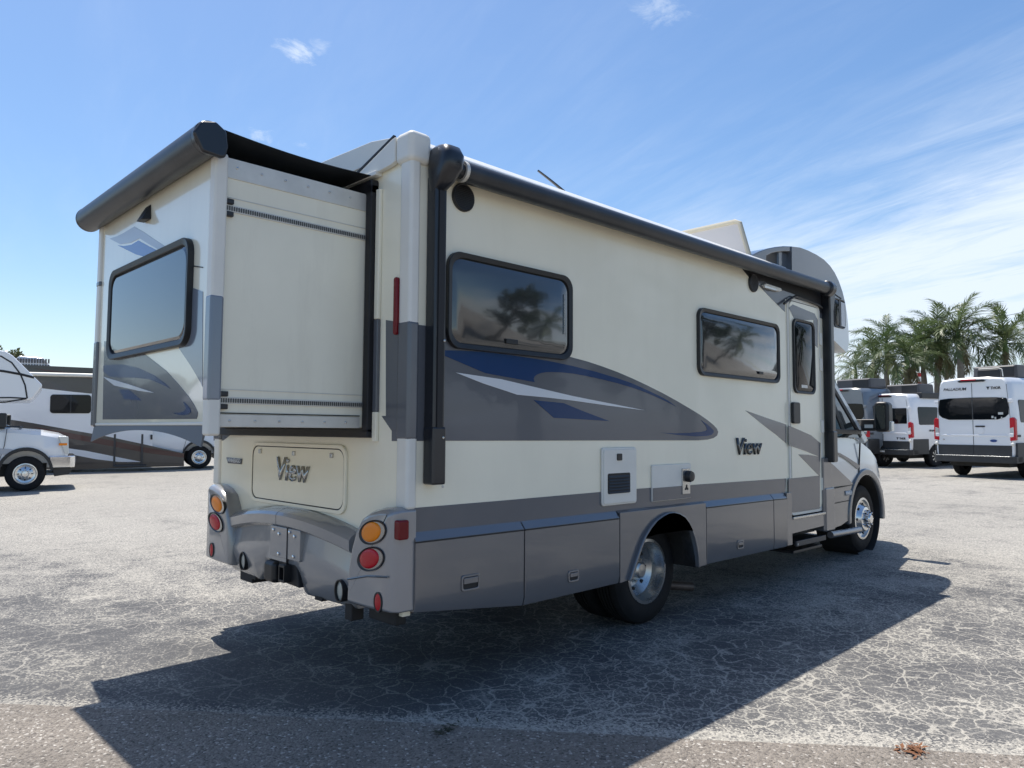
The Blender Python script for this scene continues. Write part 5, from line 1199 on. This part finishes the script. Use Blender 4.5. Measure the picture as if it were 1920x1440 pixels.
for pts in ([(-30, 664), (2, 668), (22, 680), (38, 701), (47, 722), (51, 747)], [(-30, 692), (7, 696), (40, 702), (64, 708)], [(-30, 746), (20, 745.5), (50, 747)], [(-30, 755), (10, 754), (50, 747.5)]):
    MB().prism(strip_poly([PL(*p, MBm, -1.19) for p in pts], 0.05 if pts[0][1] == 692 else 0.03), 'y', -1.197, -1.188).build('black_line', SEAL, mb_)
MB().prism([PL(*p, MBm, -1.0) for p in ((-30, 839), (20, 842), (32, 846), (14, 852), (-30, 853))], 'y', -1.004, -0.99).build('grey_stripe', LGREY, mb_)
# cowl and wipers
MB().tube([(-0.42, -0.9, 1.43), (-0.15, -0.55, 1.42), (-0.1, 0.2, 1.42)], 0.022, 6).build('wiper', SEAL, mb_)
def copy_tree(o, parent=None, M=None):
    c = o.copy(); COL.objects.link(c)
    if parent is not None: c.parent = parent
    if M is not None: c.matrix_world = M
    for ch in o.children: copy_tree(ch, c)
    return c

# ------------------------------------------------------------------ palms
def frond_mesh(name, L_, droop, seed, m, dry=False):
    r_ = random.Random(seed); b = MB(); pts = []; ang = 0.0; p = Vector((0, 0, 0)); n = 14
    for i in range(n+1):
        pts.append(p.copy()); t = i/n
        ang = -droop*(t**1.5); p = p+Vector((math.cos(ang), 0, math.sin(ang)))*(L_/n)
    b.tube(pts, [0.035*(1-0.85*i/n) for i in range(n+1)], 5)
    NL = 42
    for k in range(NL):
        t = 0.10+0.89*k/(NL-1); f = t*n; i = min(int(f), n-1); a = pts[i].lerp(pts[i+1], f-i)
        d = (pts[i+1]-pts[i]).normalized(); up_ = Vector((-d.z, 0, d.x))
        ll = L_*0.29*(math.sin(math.pi*(0.10+0.80*t))**0.6)*(0.85+0.3*r_.random())
        for s_ in (-1, 1):
            sp = rad(38+26*r_.random()-18*t); lift = rad((12 if not dry else -30)+r_.uniform(-34, 30))
            out_ = (d*math.cos(sp)+Vector((0, s_, 0))*math.sin(sp)*math.cos(lift)+up_*math.sin(sp)*math.sin(lift)).normalized()
            w_ = out_.cross(up_).normalized()*0.024
            mid_ = a+out_*ll*0.5; tip = a+out_*ll+Vector((0, 0, -1))*ll*r_.uniform(0.22, 0.55)
            b.add([a-w_*0.6, a+w_*0.6, mid_+w_, mid_-w_, tip], [(0, 1, 2, 3), (3, 2, 4)])
    me = bpy.data.meshes.new(name); me.from_pydata(b.v, [], b.f); me.materials.append(m)
    return me
FM = [frond_mesh('frond', 2.80, dr, 10+i, FROND) for i, dr in enumerate((0.9, 1.15, 1.4, 1.7, 1.25))]
FD = [frond_mesh('dry_frond', 2.3, 1.2, 30, DRYFROND, True), frond_mesh('dry_frond', 2.4, 0.7, 31, DRYFROND, True)]
def palm(px, py_crown, depth, label, seed, scale=1.0, nf=20, dry=3, spread=1.0, group='palm trees behind the vans', lean=0.0):
    r_ = random.Random(seed)
    top_ = AT(px, py_crown, depth); base = Vector((top_.x, top_.y, 0)); H = top_.z
    P = empty('palm_tree', label, 'palm tree', Matrix.Translation(base), group)
    pts = []; rr = []
    lx, ly = r_.uniform(-0.15, 0.15), r_.uniform(-0.15, 0.15)
    for i in range(9):
        t = i/8; pts.append((lx*math.sin(math.pi*t), ly*math.sin(math.pi*t), t*(H-1.0)))
        rr.append((0.26-0.10*t+0.05*math.sin(math.pi*t*1.3))*scale)
    pts[0] = (0, 0, -0.05)
    MB().tube(pts, rr, 12).build('trunk', TRUNK, P, smooth=True, angle=60)
    MB().tube([(0, 0, H-1.02), (0, 0, H-0.7), (0, 0, H-0.25), (0, 0, H+0.05)], [0.155*scale, 0.17*scale, 0.12*scale, 0.06*scale], 12).build('crownshaft', SHAFT, P, smooth=True, angle=60)
    a0 = r_.random()*6.28
    for k in range(nf):
        o = bpy.data.objects.new('frond', r_.choice(FM)); COL.objects.link(o); o.parent = P
        t = (k+0.5)/nf; el = rad(84-104*(t**0.85))*spread
        az = a0+k*2.39996
        o.matrix_basis = Matrix.Translation((0, 0, H-0.1-0.25*t)) @ Matrix.Rotation(az, 4, 'Z') @ Matrix.Rotation(-el, 4, 'Y') @ Matrix.Rotation(r_.uniform(-0.5, 0.5), 4, 'X') @ Matrix.Scale(scale*r_.uniform(0.85, 1.1), 4)
    for k in range(dry):
        o = bpy.data.objects.new('dry_frond', r_.choice(FD)); COL.objects.link(o); o.parent = P
        o.matrix_basis = Matrix.Translation((0, 0, H-0.6)) @ Matrix.Rotation(r_.random()*6.28, 4, 'Z') @ Matrix.Rotation(rad(r_.uniform(35, 65)), 4, 'Y') @ Matrix.Scale(scale*r_.uniform(0.75, 1.0), 4)
    return P
palm(1638, 668, 44, 'palm whose fronds arch beside the motorhome cab-over, leftmost large palm', 1, 0.80, 16)
palm(1662, 636, 48, 'palm with upright fronds, second large palm from the left', 2, 0.85, 16, 2)
palm(1700, 664, 42, 'low full palm with dry hanging fronds above the middle van', 3, 0.85, 18, 7)
palm(1728, 638, 46, 'palm with yellowish fronds between the low full palm and the tallest', 4, 0.85, 18, 5)
palm(1757, 630, 45, 'palm with thick bare trunk left of the tallest crown', 5, 0.88, 18, 6)
palm(1774, 654, 52, 'slim-trunked palm half hidden between two taller palms', 6, 0.8, 14, 4)
palm(1796, 618, 43, 'tallest palm with green crownshaft left of the rightmost van roof unit', 7, 0.95, 20, 1)
palm(1884, 634, 43, 'palm rising behind the roof unit of the rightmost van', 8, 0.95, 20, 2)
palm(1938, 642, 47, 'palm cut by the right edge of the photo', 9, 0.9, 16, 2)
palm(1604, 688, 52, 'small palm low behind the grey van', 12, 0.75, 14, 3)
# palms behind the camera, mirrored in the side windows
def palm_at(x, y, H, label, seed):
    r_ = random.Random(seed); P = empty('palm_tree', label, 'palm tree', Matrix.Translation((x, y, 0)), 'palms mirrored in the windows')
    MB().tube([(0, 0, -0.05), (0, 0, H*0.5), (0, 0, H-0.9)], [0.28, 0.24, 0.17], 12).build('trunk', TRUNK, P, smooth=True)
    for k in range(22):
        o = bpy.data.objects.new('frond', r_.choice(FM)); COL.objects.link(o); o.parent = P
        t = (k+0.5)/22; el = rad(80-120*t)
        o.matrix_basis = Matrix.Translation((0, 0, H-0.2*t)) @ Matrix.Rotation(k*2.39996, 4, 'Z') @ Matrix.Rotation(-el, 4, 'Y') @ Matrix.Scale(r_.uniform(1.0, 1.3), 4)
palm_at(17.6, -9.5, 4.6, 'palm seen mirrored in the forward side window', 41)

# broad tree far behind the left motorhome
def leafy_tree(px, py_top, depth, width, label, seed, low=0.36, pos=None):
    r_ = random.Random(seed); t_ = AT(px, py_top, depth) if pos is None else Vector(pos); H = t_.z
    T = empty('leafy_tree', label, 'tree', Matrix.Translation((t_.x, t_.y, 0)))
    tr = MB(); tr.tube([(0, 0, -0.1), (0.1, 0, H*0.25), (0, 0.1, H*0.5), (0, 0, H*0.8)], [0.35, 0.28, 0.2, 0.05], 10)
    for k in range(7):
        a = k*0.9; tr.tube([(0, 0, H*(0.3+0.05*k)), (math.cos(a)*width*0.25, math.sin(a)*width*0.25, H*(0.5+0.04*k)), (math.cos(a)*width*0.42, math.sin(a)*width*0.42, H*(0.62+0.04*k))], [0.12, 0.08, 0.02], 6)
    tr.build('trunk', BARK, T, smooth=True)
    b = MB()
    clumps = []
    for k in range(42):
        a = r_.random()*6.28; q_ = math.sqrt(r_.random()); h = r_.random()
        rr = width*0.5*math.sqrt(max(0.05, 1-((h-0.4)/0.65)**2))
        clumps.append((Vector((math.cos(a)*q_*rr, math.sin(a)*q_*rr, H*(low+(0.96-low)*h))), width*r_.uniform(0.07, 0.13)))
    for c, s_ in clumps:
        for j in range(150):
            d = Vector((r_.gauss(0, 1), r_.gauss(0, 1), r_.gauss(0, 0.8))).normalized()*s_*r_.random()**0.4
            n = Vector((r_.gauss(0, 1), r_.gauss(0, 1), r_.gauss(0, 1)+0.6)).normalized(); u_ = n.orthogonal().normalized(); v_ = n.cross(u_); l = r_.uniform(0.10, 0.2)
            p = c+d
            b.add([p-u_*l, p+v_*l*0.5, p+u_*l, p-v_*l*0.5], [(0, 1, 2, 3)])
    me = bpy.data.meshes.new('crown'); me.from_pydata(b.v, [], b.f); me.materials.append(TREELEAF)
    link('crown', me, TREELEAF, T)
    return T
LT = leafy_tree(-4, 654, 55, 5.2, 'bushy green tree showing above the left motorhome roof', 5)

# out of the frame: what the glossy panels mirror
def mirrored(src, x, y, yaw, label, scale=1.0, group=None):
    c = copy_tree(src, None, Matrix.Translation((x, y, 0)) @ Matrix.Rotation(rad(yaw), 4, 'Z') @ Matrix.Scale(scale, 4))
    c['label'] = label
    if group: c['group'] = group
    return c
mirrored(LT, 9.6, -8.6, 40, 'bushy tree seen mirrored in the rear side window', 0.95)
SH = leafy_tree(0, 0, 0, 5.0, 'wide shrub mirrored in the slide-out, nearest to the striped motorhome', 9, 0.06, (-3.0, 24.0, 3.8))
SH['group'] = 'shrubs mirrored in the slide-out'
for i, (x_, y_, k_) in enumerate(((-6.6, 23.4, 1.05), (-10.4, 24.2, 0.95), (-14.2, 23.5, 1.1))):
    mirrored(SH, x_, y_, 70*i+30, ('second', 'third', 'fourth')[i]+' wide shrub from the striped motorhome, mirrored in the slide-out', k_, 'shrubs mirrored in the slide-out')
mirrored(mb_, -8.6, 19.0, -14, 'white motorhome seen only mirrored in the slide-out paint', 1.0, 'motorhomes parked beyond the near one')

# ------------------------------------------------------------------ street lamp, power line, far signal gantry
pb = AT(1803, 700, 49); top_ = AT(1806, 612, 49); hd = AT(1874, 594, 49)
SL = empty('street_lamp', 'slim grey street lamp arching over the palms on the right', 'street lamp', Matrix.Translation((pb.x, pb.y, 0)))
def rel(p): return (p.x-pb.x, p.y-pb.y, p.z)
arm_pts = [rel(AT(x_, y_, 49)) for x_, y_ in ((1806, 625), (1820, 610), (1838, 601), (1856, 596.5), (1868, 595))]
MB().tube([(0, 0, -0.1), (0, 0, 3.0), rel(AT(1805, 640, 49))]+arm_pts, [0.10, 0.085, 0.06]+[0.05, 0.045, 0.04, 0.035, 0.035], 8).build('pole', ACBOX, SL, smooth=True)
h0, h1 = Vector(rel(AT(1862, 596, 49))), Vector(rel(AT(1877, 594, 49)))
MB().tube([h0, h0.lerp(h1, 0.3), h1], [0.05, 0.10, 0.06], 8).build('lamp_head', ACBOX, SL, smooth=True)
w0, w1_ = AT(1700, 622, 60), AT(2100, 533, 60); pts = []
for i in range(25):
    t = i/24; p = w0.lerp(w1_, t); pts.append((p.x, p.y, p.z-0.5*math.sin(math.pi*t)))
tag(MB().tube(pts, 0.018, 5).build('power_line', SEAL, None), 'thin power line crossing the sky above the right palms', 'cable')
tag(bpy.context.scene.objects['power_line'])
gb = AT(1728, 712, 70)
GT = empty('road_sign', 'small red and white sign glimpsed between palm trunks above the middle van', 'sign', Matrix.Translation((gb.x, gb.y, 0)))
MB().tube([(0, 0, -0.1), (0, 0, gb.z+0.9)], 0.06, 8).build('post', ACBOX, GT, smooth=True)
rr_ = Vector((wr.x, wr.y, 0)).normalized(); ff = Vector((-rr_.y, rr_.x, 0))
for k in range(4):
    z = gb.z-0.8+k*0.42; a = rr_*0.35; b_ = ff*0.04
    v = [Vector((0, 0, z))+sx*a+sy*b_+Vector((0, 0, sz*0.19)) for sx in (-1, 1) for sy in (-1, 1) for sz in (-1, 1)]
    MB().add(v, [(0, 1, 3, 2), (4, 6, 7, 5), (0, 4, 5, 1), (2, 3, 7, 6), (0, 2, 6, 4), (1, 5, 7, 3)]).build('panel', RED if k % 2 else VANW, GT)
tag(MB().tube([AT(1735, 722, 70), AT(1757, 714, 70)], 0.03, 6).build('power_cable', SEAL, None), 'short dark cable beside the red and white sign', 'cable')

# ------------------------------------------------------------------ litter on the ground
def leaf_pile(px, py, n, label, m, seed, spread=0.06):
    r_ = random.Random(seed); c = G(px, py); b = MB()
    for k in range(n):
        a = r_.random()*6.28; d = abs(r_.gauss(0, spread)); x_ = math.cos(a)*d*1.6; y_ = math.sin(a)*d
        l = r_.uniform(0.008, 0.028); th_ = r_.random()*6.28; w_ = l*r_.uniform(0.15, 0.4); z = r_.uniform(0.007, 0.02)
        u_ = Vector((math.cos(th_), math.sin(th_), r_.uniform(-0.3, 0.3))); v_ = Vector((-math.sin(th_), math.cos(th_), r_.uniform(-0.2, 0.2)))
        p = Vector((x_, y_, z)); b.add([p-u_*l, p+v_*w_, p+u_*l, p-v_*w_], [(0, 1, 2, 3)])
    o = b.build('leaf_litter', m); o.location = c; o['label'] = label; o['category'] = 'leaf litter'; o['kind'] = 'stuff'
leaf_pile(1714, 1409, 90, 'little heap of brown dry leaf bits at the paving edge, lower right', LEAFLIT, 3, 0.035)
leaf_pile(838, 1372, 34, 'dark dry weed in the shaded paving joint, bottom centre', mat('dry_weed', (0.05, 0.05, 0.03), 0.9, var=0.3, vscale=20), 4, 0.045)
